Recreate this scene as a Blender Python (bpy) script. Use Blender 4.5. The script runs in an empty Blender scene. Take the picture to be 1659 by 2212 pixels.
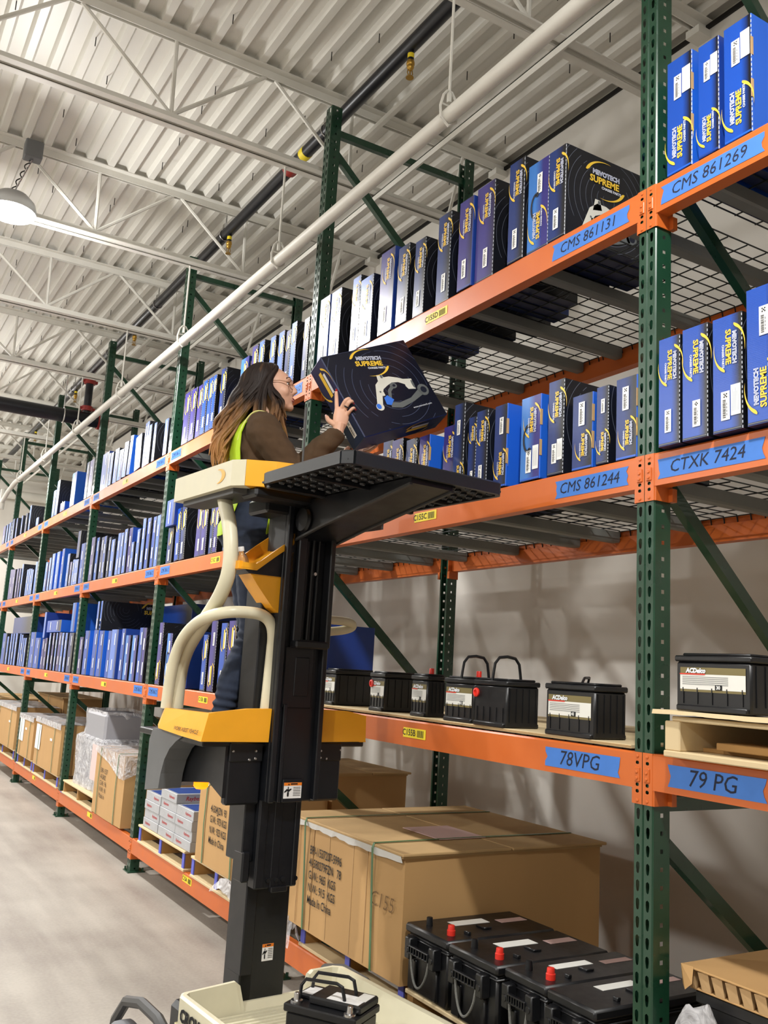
import bpy, bmesh, math, random
from mathutils import Vector, Matrix, Euler, noise
random.seed(7)
SC = bpy.context.scene
COL = SC.collection
# ---------------------------------------------------------------- camera
R_ = Vector((0.86053, -0.51112, 0.0)); U_ = Vector((0, 0, 1))
YAW, PIT, ROL = 0.5323, 0.1730, 0.0572
fw = Vector((math.sin(YAW)*math.cos(PIT), math.cos(YAW)*math.cos(PIT), math.sin(PIT)))
rt = Vector((math.cos(YAW), -math.sin(YAW), 0)); up = rt.cross(fw)
r2 = math.cos(ROL)*rt + math.sin(ROL)*up
u2 = -math.sin(ROL)*rt + math.cos(ROL)*up
cam_d = bpy.data.cameras.new('camera'); cam = bpy.data.objects.new('camera', cam_d); COL.objects.link(cam)
cam.matrix_world = Matrix(((r2.x, u2.x, -fw.x, -2.131), (r2.y, u2.y, -fw.y, -2.0091), (r2.z, u2.z, -fw.z, 1.5618), (0, 0, 0, 1)))
cam_d.sensor_fit = 'HORIZONTAL'; cam_d.sensor_width = 36.0; cam_d.lens = 1975.9*36.0/1659.0
cam_d.clip_start = 0.05; cam_d.clip_end = 200
SC.camera = cam
# ---------------------------------------------------------------- world, exposure, lamps
w = bpy.data.worlds.new('world'); SC.world = w; w.use_nodes = True
w.node_tree.nodes['Background'].inputs[0].default_value = (0.8, 0.85, 0.9, 1)
w.node_tree.nodes['Background'].inputs[1].default_value = 0.02
SC.view_settings.view_transform = 'Standard'; SC.view_settings.look = 'None'
SC.view_settings.gamma = 1.0; SC.view_settings.use_curve_mapping = False
SC.view_settings.exposure = 0.0
SC.cycles.max_bounces = 8; SC.cycles.diffuse_bounces = 5; SC.cycles.sample_clamp_indirect = 6.0
LAMP_POWER = 390.0; UPLIGHT = 0.2
LAMP_XY = [(-1.46, 4.42), (-1.46, -1.35), (-1.46, 10.0), (-1.46, 14.6), (-5.6, 4.4), (-5.6, -1.35), (-5.6, 10.2), (-9.6, 4.4), (-9.6, 10.2)]  # rows beyond the first aisle are unseen lamps, added as fill light
# ---------------------------------------------------------------- helpers
def s2l(c):
    return tuple((x/12.92 if x <= 0.04045 else ((x+0.055)/1.055)**2.4) for x in (v/255.0 for v in c))
def mat(name, rgb, rough=0.6, metal=0.0, spec=0.5, emit=None, estr=0.0, coat=0.0, alpha=None, trans=0.0):
    m = bpy.data.materials.new(name); m.use_nodes = True
    b = m.node_tree.nodes['Principled BSDF']
    b.inputs['Base Color'].default_value = (*s2l(rgb), 1)
    b.inputs['Roughness'].default_value = rough; b.inputs['Metallic'].default_value = metal
    b.inputs['Specular IOR Level'].default_value = spec
    b.inputs['Coat Weight'].default_value = coat
    if trans: b.inputs['Transmission Weight'].default_value = trans
    if alpha is not None: b.inputs['Alpha'].default_value = alpha
    if emit: b.inputs['Emission Color'].default_value = (*s2l(emit), 1); b.inputs['Emission Strength'].default_value = estr
    return m
def nd(m, t, **kw):
    n = m.node_tree.nodes.new(t)
    for k, v in kw.items(): setattr(n, k, v)
    return n
def noisy(m, scale, amt, rough_amt=0.0, bump=0.0, detail=4.0, stretch=(1, 1, 1), dark=(0.5, 0.5, 0.5)):
    """fine wear: mixes the base colour with a darker tone of itself by noise, varies roughness, adds relief"""
    t = m.node_tree; b = t.nodes['Principled BSDF']; base = tuple(b.inputs['Base Color'].default_value)
    tc = nd(m, 'ShaderNodeTexCoord'); mp = nd(m, 'ShaderNodeMapping'); mp.inputs['Scale'].default_value = stretch
    nz = nd(m, 'ShaderNodeTexNoise'); nz.inputs['Scale'].default_value = scale; nz.inputs['Detail'].default_value = detail
    t.links.new(tc.outputs['Object'], mp.inputs['Vector']); t.links.new(mp.outputs[0], nz.inputs['Vector'])
    rp = nd(m, 'ShaderNodeValToRGB'); rp.color_ramp.elements[0].position = 0.35; rp.color_ramp.elements[1].position = 0.7
    rp.color_ramp.elements[0].color = (base[0]*(1-amt*(1-dark[0])), base[1]*(1-amt*(1-dark[1])), base[2]*(1-amt*(1-dark[2])), 1)
    rp.color_ramp.elements[1].color = base
    t.links.new(nz.outputs['Fac'], rp.inputs['Fac']); t.links.new(rp.outputs['Color'], b.inputs['Base Color'])
    if rough_amt:
        mr = nd(m, 'ShaderNodeMapRange'); r0 = b.inputs['Roughness'].default_value
        mr.inputs['To Min'].default_value = max(0, r0-rough_amt); mr.inputs['To Max'].default_value = min(1, r0+rough_amt)
        t.links.new(nz.outputs['Fac'], mr.inputs['Value']); t.links.new(mr.outputs[0], b.inputs['Roughness'])
    if bump:
        bp = nd(m, 'ShaderNodeBump'); bp.inputs['Strength'].default_value = bump; bp.inputs['Distance'].default_value = 0.01
        t.links.new(nz.outputs['Fac'], bp.inputs['Height']); t.links.new(bp.outputs[0], b.inputs['Normal'])
    return m
M = {}
M['green'] = noisy(mat('upright green', (26, 66, 46), 0.3, coat=0.3), 9, 0.35, 0.12)
M['orange'] = noisy(mat('beam orange', (204, 104, 40), 0.42), 5, 0.3, 0.12, dark=(0.7, 0.5, 0.4))
M['orange_dark'] = mat('beam orange rear', (150, 70, 36), 0.5)
M['wire'] = mat('deck wire', (52, 54, 52), 0.45, 0.6)
M['channel'] = noisy(mat('deck channel grey', (120, 122, 118), 0.5), 6, 0.3)
M['white_paint'] = noisy(mat('white steel paint', (226, 224, 216), 0.5), 6, 0.12)
M['deck_white'] = noisy(mat('roof deck white', (222, 220, 212), 0.45), 1.2, 0.12, 0.1)
M['wall'] = noisy(mat('wall paint', (224, 220, 212), 0.6), 1.4, 0.08, 0.1)
M['black_pipe'] = noisy(mat('black steel pipe', (30, 31, 36), 0.35, 0.3), 14, 0.4)
M['red'] = mat('red coupling', (140, 34, 26), 0.45)
M['brass'] = mat('brass', (190, 150, 70), 0.35, 0.9)
M['dark_metal'] = mat('dark screw', (40, 38, 36), 0.5, 0.5)
M['steel'] = mat('bright steel', (200, 200, 200), 0.25, 1.0)
M['tape'] = noisy(mat('painter tape blue', (66, 122, 205), 0.7), 20, 0.15)
M['ink'] = mat('marker ink', (22, 28, 50), 0.8)
M['black_print'] = mat('black print', (18, 18, 20), 0.7)
M['yellow_label'] = mat('yellow label', (236, 212, 40), 0.5)
M['white_label'] = mat('white label', (240, 240, 238), 0.45)
M['cardboard'] = noisy(mat('cardboard', (190, 150, 98), 0.8), 3, 0.16, 0, 0.02, stretch=(1, 1, 0.25))
M['cardboard_dark'] = noisy(mat('cardboard lid', (196, 162, 112), 0.85), 4, 0.35, 0, 0.03)
M['kraft_edge'] = mat('kraft board edge', (186, 152, 108), 0.85)
M['strap'] = mat('green strap', (74, 112, 72), 0.35)
M['wood'] = noisy(mat('pale pallet wood', (222, 200, 158), 0.75), 5, 0.35, 0, 0.05, stretch=(1, 0.15, 1))
M['wood_dark'] = noisy(mat('pallet stringer', (176, 134, 78), 0.8), 6, 0.4, stretch=(0.2, 1, 1))
M['blue_paint'] = mat('pallet end blue', (96, 102, 200), 0.7)
M['film'] = mat('stretch film', (236, 236, 238), 0.12, alpha=0.32)
M['film_thick'] = mat('stretch film folds', (232, 232, 236), 0.15, alpha=0.6)
for k_ in ('film', 'film_thick'):
    t = M[k_].node_tree; nz = nd(M[k_], 'ShaderNodeTexNoise'); nz.inputs['Scale'].default_value = 14; nz.inputs['Detail'].default_value = 5; nz.inputs['Distortion'].default_value = 1.5
    tc = nd(M[k_], 'ShaderNodeTexCoord'); t.links.new(tc.outputs['Object'], nz.inputs['Vector']); bp = nd(M[k_], 'ShaderNodeBump'); bp.inputs['Strength'].default_value = 0.9; bp.inputs['Distance'].default_value = 0.03
    t.links.new(nz.outputs['Fac'], bp.inputs['Height']); t.links.new(bp.outputs[0], t.nodes['Principled BSDF'].inputs['Normal'])
    mr = nd(M[k_], 'ShaderNodeMapRange'); mr.inputs['From Min'].default_value = 0.35; mr.inputs['From Max'].default_value = 0.65; mr.inputs['To Min'].default_value = 0.3; mr.inputs['To Max'].default_value = 0.8
    t.links.new(nz.outputs['Fac'], mr.inputs['Value']); t.links.new(mr.outputs[0], t.nodes['Principled BSDF'].inputs['Alpha'])
M['black_plastic'] = noisy(mat('black plastic', (22, 23, 26), 0.38), 25, 0.3, 0.1)
M['black_paint'] = noisy(mat('black machine paint', (20, 22, 27), 0.36), 12, 0.35, 0.15)
M['grey_plastic'] = noisy(mat('grey cover', (104, 106, 108), 0.5), 8, 0.15)
M['dark_grey'] = noisy(mat('dark grey panel', (66, 66, 66), 0.5), 8, 0.15)
M['yellow_machine'] = noisy(mat('machine yellow', (248, 174, 40), 0.36), 10, 0.12, 0.1)
M['cream'] = noisy(mat('machine cream', (222, 216, 188), 0.4), 9, 0.14, 0.1)
M['rubber'] = mat('grey rubber tyre', (120, 122, 126), 0.75)
M['red_cap'] = mat('red cap', (226, 50, 36), 0.4)
M['label_olive'] = mat('battery label band', (120, 108, 66), 0.45)
M['label_white'] = mat('battery label white', (226, 226, 220), 0.4)
M['pink'] = mat('pink paper', (222, 190, 186), 0.8)
M['jeans'] = noisy(mat('dark denim', (40, 50, 70), 0.9), 30, 0.35, 0, 0.05)
M['sweater'] = noisy(mat('brown sweatshirt', (74, 54, 34), 0.95), 40, 0.25, 0, 0.08)
M['skin'] = noisy(mat('skin', (214, 168, 142), 0.5, spec=0.4), 12, 0.12, dark=(0.85, 0.6, 0.55))
M['vest'] = noisy(mat('safety vest lime', (190, 226, 40), 0.7), 14, 0.25)
M['piping'] = mat('vest piping', (204, 200, 120), 0.6)
M['hair'] = None
M['lip'] = mat('lips', (176, 96, 92), 0.45)
M['eye_white'] = mat('eye white', (226, 222, 214), 0.3)
M['eye_dark'] = mat('eye iris', (48, 34, 26), 0.2)
M['nail'] = mat('red nail', (150, 22, 30), 0.2)
M['glass_frame'] = mat('spectacle wire', (150, 110, 80), 0.3, 0.8)
M['clear'] = mat('clear plastic', (240, 244, 246), 0.05, trans=0.9)
M['amber'] = mat('amber lamp', (255, 130, 20), 0.4, emit=(255, 120, 10), estr=3.0)
M['lamp'] = mat('lamp lens', (255, 255, 250), 0.3, emit=(255, 253, 246), estr=60.0)
M['alu'] = mat('lamp housing', (190, 192, 194), 0.4, 0.8)
# floor: trowelled concrete
m = mat('concrete floor', (158, 151, 142), 0.55); M['floor'] = m
t = m.node_tree; b = t.nodes['Principled BSDF']
tc = nd(m, 'ShaderNodeTexCoord'); n1 = nd(m, 'ShaderNodeTexNoise'); n1.inputs['Scale'].default_value = 1.3; n1.inputs['Detail'].default_value = 8
n2 = nd(m, 'ShaderNodeTexNoise'); n2.inputs['Scale'].default_value = 60; n2.inputs['Detail'].default_value = 3
mp = nd(m, 'ShaderNodeMapping'); mp.inputs['Scale'].default_value = (1, 0.12, 1); mp.inputs['Rotation'].default_value = (0, 0, 0.5)
n3 = nd(m, 'ShaderNodeTexNoise'); n3.inputs['Scale'].default_value = 5; n3.inputs['Detail'].default_value = 5
t.links.new(tc.outputs['Object'], n1.inputs['Vector']); t.links.new(tc.outputs['Object'], n2.inputs['Vector'])
t.links.new(tc.outputs['Object'], mp.inputs['Vector']); t.links.new(mp.outputs[0], n3.inputs['Vector'])
mx = nd(m, 'ShaderNodeMath', operation='ADD'); mx2 = nd(m, 'ShaderNodeMath', operation='MULTIPLY_ADD')
t.links.new(n1.outputs['Fac'], mx.inputs[0]); t.links.new(n3.outputs['Fac'], mx.inputs[1])
t.links.new(n2.outputs['Fac'], mx2.inputs[0]); mx2.inputs[1].default_value = 0.35; t.links.new(mx.outputs[0], mx2.inputs[2])
rp = nd(m, 'ShaderNodeValToRGB'); rp.color_ramp.elements[0].position = 0.85; rp.color_ramp.elements[1].position = 1.45
rp.color_ramp.elements[0].color = (*s2l((136, 128, 120)), 1); rp.color_ramp.elements[1].color = (*s2l((176, 170, 160)), 1)
mr = nd(m, 'ShaderNodeMath', operation='MULTIPLY'); mr.inputs[1].default_value = 0.69
rp.color_ramp.elements[0].position = 0.58; rp.color_ramp.elements[1].position = 0.98
t.links.new(mx2.outputs[0], mr.inputs[0]); t.links.new(mr.outputs[0], rp.inputs['Fac']); t.links.new(rp.outputs['Color'], b.inputs['Base Color'])
# carton print: blue front that fades to black towards one edge, black faces with fine rings
def carton_front(name, blue, edge=(14, 16, 24), lo=0.62, hi=0.9, flip=False, sheen=0.32):
    m = mat(name, blue, sheen); t = m.node_tree; b = t.nodes['Principled BSDF']
    tc = nd(m, 'ShaderNodeTexCoord'); sp = nd(m, 'ShaderNodeSeparateXYZ'); t.links.new(tc.outputs['Generated'], sp.inputs[0])
    iv = nd(m, 'ShaderNodeMath', operation='SUBTRACT'); iv.inputs[0].default_value = 1.0
    t.links.new(sp.outputs['Y'], iv.inputs[1])
    src = sp.outputs['Y'] if flip else iv.outputs[0]
    rp = nd(m, 'ShaderNodeValToRGB'); rp.color_ramp.elements[0].position = lo; rp.color_ramp.elements[1].position = hi
    rp.color_ramp.elements[0].color = (*s2l(blue), 1); rp.color_ramp.elements[1].color = (*s2l(edge), 1)
    t.links.new(src, rp.inputs['Fac']); t.links.new(rp.outputs['Color'], b.inputs['Base Color'])
    wv = nd(m, 'ShaderNodeTexWave'); wv.inputs['Scale'].default_value = 60; wv.bands_direction = 'Z'
    t.links.new(tc.outputs['Object'], wv.inputs['Vector'])
    bp = nd(m, 'ShaderNodeBump'); bp.inputs['Strength'].default_value = 0.04; bp.inputs['Distance'].default_value = 0.002
    t.links.new(wv.outputs['Fac'], bp.inputs['Height']); t.links.new(bp.outputs[0], b.inputs['Normal'])
    return m
def ring_print(name, base, cx=0.22, cz=0.2, line=(96, 102, 116), axis='XZ', freq=34.0):
    m = mat(name, base, 0.38); t = m.node_tree; b = t.nodes['Principled BSDF']
    tc = nd(m, 'ShaderNodeTexCoord'); sp = nd(m, 'ShaderNodeSeparateXYZ'); t.links.new(tc.outputs['Object'], sp.inputs[0])
    cb = nd(m, 'ShaderNodeCombineXYZ'); t.links.new(sp.outputs[axis[0]], cb.inputs[0]); t.links.new(sp.outputs[axis[1]], cb.inputs[1])
    ds = nd(m, 'ShaderNodeVectorMath', operation='DISTANCE'); ds.inputs[1].default_value = (cx, cz, 0); t.links.new(cb.outputs[0], ds.inputs[0])
    ml = nd(m, 'ShaderNodeMath', operation='MULTIPLY'); ml.inputs[1].default_value = freq; t.links.new(ds.outputs['Value'], ml.inputs[0])
    fr = nd(m, 'ShaderNodeMath', operation='FRACT'); t.links.new(ml.outputs[0], fr.inputs[0])
    c1 = nd(m, 'ShaderNodeMath', operation='LESS_THAN'); c1.inputs[1].default_value = 0.055; t.links.new(fr.outputs[0], c1.inputs[0])
    nz = nd(m, 'ShaderNodeTexNoise'); nz.inputs['Scale'].default_value = 5; t.links.new(cb.outputs[0], nz.inputs['Vector'])
    g = nd(m, 'ShaderNodeMath', operation='GREATER_THAN'); g.inputs[1].default_value = 0.46; t.links.new(nz.outputs['Fac'], g.inputs[0])
    mu = nd(m, 'ShaderNodeMath', operation='MULTIPLY'); t.links.new(c1.outputs[0], mu.inputs[0]); t.links.new(g.outputs[0], mu.inputs[1])
    mx = nd(m, 'ShaderNodeMix', data_type='RGBA'); mx.inputs[6].default_value = (*s2l(base), 1); mx.inputs[7].default_value = (*s2l(line), 1)
    t.links.new(mu.outputs[0], mx.inputs[0]); t.links.new(mx.outputs[2], b.inputs['Base Color'])
    return m
M['f_blue'] = carton_front('carton front blue', (20, 72, 168))
M['f_navy'] = carton_front('carton front navy', (22, 48, 112), lo=0.4, hi=0.85)
M['f_navy_left'] = carton_front('carton front navy left', (20, 62, 150), lo=0.55, hi=0.95, flip=True)
M['f_purple'] = carton_front('carton front purple', (56, 48, 128), (36, 30, 66), 0.5, 0.95)
M['f_glare'] = carton_front('carton front glare blue', (86, 122, 204), (30, 40, 80), 0.6, 0.95)  # lamp glare on the glossy fronts is put into this paler blue
M['f_sky'] = carton_front('carton front sky', (54, 118, 196), (46, 40, 120), 0.35, 0.7)
M['s_black'] = ring_print('carton side black', (16, 18, 25))
M['s_blue'] = mat('carton side blue', (30, 92, 200), 0.35)
M['s_deep'] = mat('carton side deep blue', (24, 58, 140), 0.4)
M['c_top'] = mat('carton top navy', (18, 30, 66), 0.45)
M['logo_yellow'] = mat('print yellow', (238, 196, 62), 0.45)
M['logo_white'] = mat('print white', (228, 232, 240), 0.45)
M['logo_blue'] = mat('print blue', (34, 62, 150), 0.45)
M['edge_white'] = mat('perforation white', (206, 212, 224), 0.6)
M['hook'] = mat('print dark part', (16, 22, 40), 0.5)
M['arm_silver'] = mat('print silver arm', (214, 212, 200), 0.5)
M['arm_grey'] = mat('print grey arm', (96, 100, 100), 0.5)
M['arm_blue'] = mat('print blue joint', (52, 112, 214), 0.5)

class MB:
    """collects verts / faces / material indices and links them as one mesh object"""
    def __init__(s): s.v = []; s.f = []; s.m = []; s.mi = 0
    def add(s, vs, fs, mi=None):
        o = len(s.v); s.v += [tuple(p) for p in vs]; s.f += [tuple(i+o for i in f) for f in fs]; s.m += [s.mi if mi is None else mi]*len(fs)
    def box(s, x0, x1, y0, y1, z0, z1, mi=None, T=None):
        vs = [Vector((x, y, z)) for z in (z0, z1) for y in (y0, y1) for x in (x0, x1)]
        if T is not None: vs = [T @ p for p in vs]
        s.add(vs, [(0, 2, 3, 1), (4, 5, 7, 6), (0, 1, 5, 4), (2, 6, 7, 3), (0, 4, 6, 2), (1, 3, 7, 5)], mi)
    def bbox(s, x0, x1, y0, y1, z0, z1, r=0.004, mi=None, T=None):
        """box with chamfered edges"""
        r = min(r, (x1-x0)/2.2, (y1-y0)/2.2, (z1-z0)/2.2)
        vs = []; ix = {}
        for a, (xa, xs) in enumerate(((x0, 1), (x1, -1))):
            for b_, (ya, ys) in enumerate(((y0, 1), (y1, -1))):
                for c, (za, zs) in enumerate(((z0, 1), (z1, -1))):
                    for k in range(3):
                        p = Vector((xa + (0 if k == 0 else xs*r), ya + (0 if k == 1 else ys*r), za + (0 if k == 2 else zs*r)))
                        ix[(a, b_, c, k)] = len(vs); vs.append(T @ p if T is not None else p)
        g = lambda a, b_, c, k: ix[(a, b_, c, k)]
        fs = []
        for a in (0, 1):
            q = [g(a, 0, 0, 0), g(a, 1, 0, 0), g(a, 1, 1, 0), g(a, 0, 1, 0)]; fs.append(q if a else q[::-1])
        for b_ in (0, 1):
            q = [g(0, b_, 0, 1), g(0, b_, 1, 1), g(1, b_, 1, 1), g(1, b_, 0, 1)]; fs.append(q if b_ else q[::-1])
        for c in (0, 1):
            q = [g(0, 0, c, 2), g(1, 0, c, 2), g(1, 1, c, 2), g(0, 1, c, 2)]; fs.append(q if c else q[::-1])
        for a in (0, 1):
            for b_ in (0, 1): fs.append([g(a, b_, 0, 0), g(a, b_, 1, 0), g(a, b_, 1, 1), g(a, b_, 0, 1)])
            for c in (0, 1): fs.append([g(a, 0, c, 0), g(a, 1, c, 0), g(a, 1, c, 2), g(a, 0, c, 2)])
        for b_ in (0, 1):
            for c in (0, 1): fs.append([g(0, b_, c, 1), g(1, b_, c, 1), g(1, b_, c, 2), g(0, b_, c, 2)])
        for a in (0, 1):
            for b_ in (0, 1):
                for c in (0, 1): fs.append([g(a, b_, c, 0), g(a, b_, c, 1), g(a, b_, c, 2)])
        s.add(vs, fs, mi)
    def tube(s, pts, r, n=8, mi=None, cap=True, closed=False):
        pts = [Vector(p) for p in pts]; rs = r if isinstance(r, (list, tuple)) else [r]*len(pts)
        k = len(pts); rings = []; nrm = None
        for i, p in enumerate(pts):
            a = pts[i-1] if (i > 0 or closed) else pts[i]; c = pts[(i+1) % k] if (i < k-1 or closed) else pts[i]
            d = (c-a).normalized()
            if nrm is None:
                nrm = d.orthogonal().normalized()
            else:
                nrm = (nrm - d*nrm.dot(d)); nrm = nrm.normalized() if nrm.length > 1e-6 else d.orthogonal().normalized()
            bn = d.cross(nrm)
            rings.append([p + (nrm*math.cos(2*math.pi*j/n) + bn*math.sin(2*math.pi*j/n))*rs[i] for j in range(n)])
        vs = [q for rg in rings for q in rg]; fs = []
        for i in range(k if closed else k-1):
            i2 = (i+1) % k
            for j in range(n):
                fs.append((i*n+j, i*n+(j+1) % n, i2*n+(j+1) % n, i2*n+j))
        if cap and not closed:
            fs.append(tuple(range(n))[::-1]); fs.append(tuple((k-1)*n+j for j in range(n)))
        s.add(vs, fs, mi)
    def prism(s, poly, axis, a0, a1, mi=None, T=None):
        """polygon (2-D points) extruded along an axis; the 2-D coords are the other two axes in xyz order"""
        def pt(p, a):
            q = {'x': (a, p[0], p[1]), 'y': (p[0], a, p[1]), 'z': (p[0], p[1], a)}[axis]
            return T @ Vector(q) if T is not None else Vector(q)
        n = len(poly)
        vs = [pt(p, a0) for p in poly] + [pt(p, a1) for p in poly]
        fs = [tuple(range(n))[::-1], tuple(range(n, 2*n))] + [(i, (i+1) % n, n+(i+1) % n, n+i) for i in range(n)]
        s.add(vs, fs, mi)
    def lathe(s, prof, c=(0, 0, 0), n=16, mi=None, T=None):
        vs = []; k = len(prof)
        for (r, z) in prof:
            for j in range(n):
                p = Vector((c[0]+r*math.cos(2*math.pi*j/n), c[1]+r*math.sin(2*math.pi*j/n), c[2]+z)); vs.append(T @ p if T is not None else p)
        fs = [(i*n+j, i*n+(j+1) % n, (i+1)*n+(j+1) % n, (i+1)*n+j) for i in range(k-1) for j in range(n)]
        fs += [tuple(range(n))[::-1], tuple((k-1)*n+j for j in range(n))]
        s.add(vs, fs, mi)
    def mesh(s, name, mats, smooth=False):
        me = bpy.data.meshes.new(name); me.from_pydata(s.v, [], s.f)
        for m_ in (mats if isinstance(mats, (list, tuple)) else [mats]): me.materials.append(m_)
        me.polygons.foreach_set('material_index', s.m)
        bm_ = bmesh.new(); bm_.from_mesh(me); bmesh.ops.recalc_face_normals(bm_, faces=bm_.faces); bm_.to_mesh(me); bm_.free()
        if smooth:
            me.polygons.foreach_set('use_smooth', [True]*len(me.polygons))
            try: me.set_sharp_from_angle(angle=math.radians(40))
            except Exception: pass
        me.update(); return me
    def build(s, name, mats, parent=None, smooth=False, loc=None):
        return link(name, s.mesh(name, mats, smooth), parent, loc)
def link(name, me, parent=None, loc=None):
    o = bpy.data.objects.new(name, me); COL.objects.link(o)
    if parent is not None: o.parent = parent
    if loc is not None: o.location = loc
    return o
def tag(o, label=None, cat=None, group=None, kind=None):
    if label: o['label'] = label
    if cat: o['category'] = cat
    if group: o['group'] = group
    if kind: o['kind'] = kind
    return o
def thing(name, label, cat, loc=(0, 0, 0), rz=0.0, group=None):
    o = bpy.data.objects.new(name, None); COL.objects.link(o); o.location = loc; o.rotation_euler = (0, 0, rz); o.empty_display_size = 0.1
    return tag(o, label, cat, group)
def copy_tree(o, parent=None):
    c = o.copy(); COL.objects.link(c)
    if parent is not None: c.parent = parent
    for ch in list(o.children): copy_tree(ch, c)
    return c
_txt = {}
def text_mesh(s, mats, size=1.0, offset=0.0, shear=0.0, align='CENTER', key=None):
    k = (s, size, offset, shear, align, key)
    if k in _txt: return _txt[k]
    cu = bpy.data.curves.new('t', 'FONT'); cu.body = s; cu.size = size; cu.offset = offset; cu.shear = shear; cu.align_x = align; cu.align_y = 'CENTER'
    cu.resolution_u = 2
    o = bpy.data.objects.new('t', cu); COL.objects.link(o)
    me = bpy.data.meshes.new_from_object(o.evaluated_get(bpy.context.evaluated_depsgraph_get()))
    bpy.data.objects.remove(o); bpy.data.curves.remove(cu)
    me.materials.clear()
    for m_ in (mats if isinstance(mats, (list, tuple)) else [mats]): me.materials.append(m_)
    me.name = 'lettering'
    _txt[k] = me; return me
def frame_mat(origin, right, up_, scale=1.0, rot=0.0):
    r = Vector(right).normalized(); u = Vector(up_); u = (u - r*u.dot(r)).normalized()
    c, s_ = math.cos(rot), math.sin(rot); r, u = c*r + s_*u, -s_*r + c*u
    n = r.cross(u); o = Vector(origin)
    return Matrix(((r.x*scale, u.x*scale, n.x*scale, o.x), (r.y*scale, u.y*scale, n.y*scale, o.y), (r.z*scale, u.z*scale, n.z*scale, o.z), (0, 0, 0, 1)))
def decal(name, me, parent, origin, right, up_, scale=1.0, rot=0.0):
    o = link(name, me, parent); o.matrix_local = frame_mat(origin, right, up_, scale, rot); return o
FX = ((0, -1, 0), (0, 0, 1))      # frame on a face that looks along -x
FY = ((1, 0, 0), (0, 0, 1))       # frame on a face that looks along -y
def flat(polys, mats, name='print', z0=0.0, dz=0.0006):
    """flat print: list of (mat index, polygon) lying in XY"""
    b_ = MB()
    for i, (mi, p) in enumerate(polys):
        b_.add([(x, y, z0+dz*mi) for x, y in p], [tuple(range(len(p)))], mi)
    me = bpy.data.meshes.new(name); me.from_pydata(b_.v, [], b_.f)
    for m_ in mats: me.materials.append(m_)
    me.polygons.foreach_set('material_index', b_.m); me.update(); return me
def rect(x0, x1, y0, y1): return [(x0, y0), (x1, y0), (x1, y1), (x0, y1)]
def join_meshes(parts, name):
    """parts: list of (mesh, matrix); flat prints merged into one decal mesh"""
    v = []; f = []; mi = []; mats = []
    for me, T in parts:
        o = len(v); v += [tuple(T @ p.co) for p in me.vertices]
        idx = []
        for m_ in me.materials:
            if m_ not in mats: mats.append(m_)
            idx.append(mats.index(m_))
        for p in me.polygons: f.append([o+i for i in p.vertices]); mi.append(idx[p.material_index] if idx else 0)
    r = bpy.data.meshes.new(name); r.from_pydata(v, [], f)
    for m_ in mats: r.materials.append(m_)
    r.polygons.foreach_set('material_index', mi); r.update(); return r
# ---------------------------------------------------------------- room shell
L = 2.525; NB = 7; DP = 1.054; HT = 4.8706; ZC = {'A': 0.168, 'B': 1.294, 'C': 2.208, 'D': 3.122}
ZT = {k: v+0.075 for k, v in ZC.items()}
XL, XR, YN, YF, ZD = -12.0, 1.57, -8.0, 16.2, 5.19
b = MB(); b.box(XL, XR+0.3, YN, YF+0.3, -0.2, 0.0); tag(b.build('floor', M['floor']), 'grey trowelled concrete warehouse floor', 'floor', kind='structure')
b = MB(); b.box(XR, XR+0.2, YN, YF+0.2, 0, ZD+0.0); tag(b.build('wall_right', M['wall']), 'off-white painted wall behind the racks', 'wall', kind='structure')
b = MB(); b.box(XL, XR, YF, YF+0.2, 0, ZD+0.3); tag(b.build('wall_far', M['wall']), 'white far end wall of the aisle', 'wall', kind='structure')
b = MB(); b.box(XL-0.2, XL, YN, YF+0.2, 0, ZD+0.3); tag(b.build('wall_left', M['wall']), 'white wall beyond the aisles', 'wall', kind='structure')
b = MB(); b.box(XL, XR+0.2, YN-0.2, YN, 0, ZD+0.3); tag(b.build('wall_near', M['wall']), 'white wall behind the viewer', 'wall', kind='structure')
# fluted roof deck: ribs run along the aisle
pit = 0.1524; b = MB(); prof = []; x = XL-0.1
while x < XR+0.1:
    for dx, z in ((0.0, 0.0), (0.044, 0.0), (0.062, 0.04), (0.134, 0.04)): prof.append((x+dx, ZD+z))
    x += pit
vs = []
for y in (YN-0.1, YF+0.2): vs += [(px, y, pz) for px, pz in prof]
n = len(prof); b.add(vs, [(i, i+1, n+i+1, n+i) for i in range(n-1)])
b.box(XL-0.2, XR+0.3, YN-0.2, YF+0.3, ZD+0.06, ZD+0.1)
ceiling = tag(b.build('ceiling', M['deck_white']), 'white corrugated steel roof deck with ribs along the aisle', 'ceiling', kind='structure')
b = MB(); b.box(XR-0.012, XR-0.001, YN, YF, ZD-0.035, ZD-0.006); tag(b.build('trim_1', M['dark_metal']), 'dark gap line where the roof deck meets the wall', 'trim', kind='structure')
# roofing screws that stick through the deck
sb = MB(); sb.tube([(0, 0, 0), (0, 0, -0.058)], 0.0032, 5); sme = sb.mesh('screw', M['dark_metal'])
rs = random.Random(3); ns = 0
for k in range(-1, 8):
    for dy in (0.35, 0.62, 1.1, 1.42):
        for j in range(9):
            x = -3.6 + j*0.61 + rs.uniform(-0.12, 0.12); y = 1.07+1.785*k+dy+rs.uniform(-0.1, 0.1)
            if x < 1.4 and y < 13 and ns < 280:
                o = link('screw', sme, ceiling, (round(x/pit)*pit + XL-0.1 - round((XL-0.1)/pit)*pit + 0.022, y, ZD)); ns += 1
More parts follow.
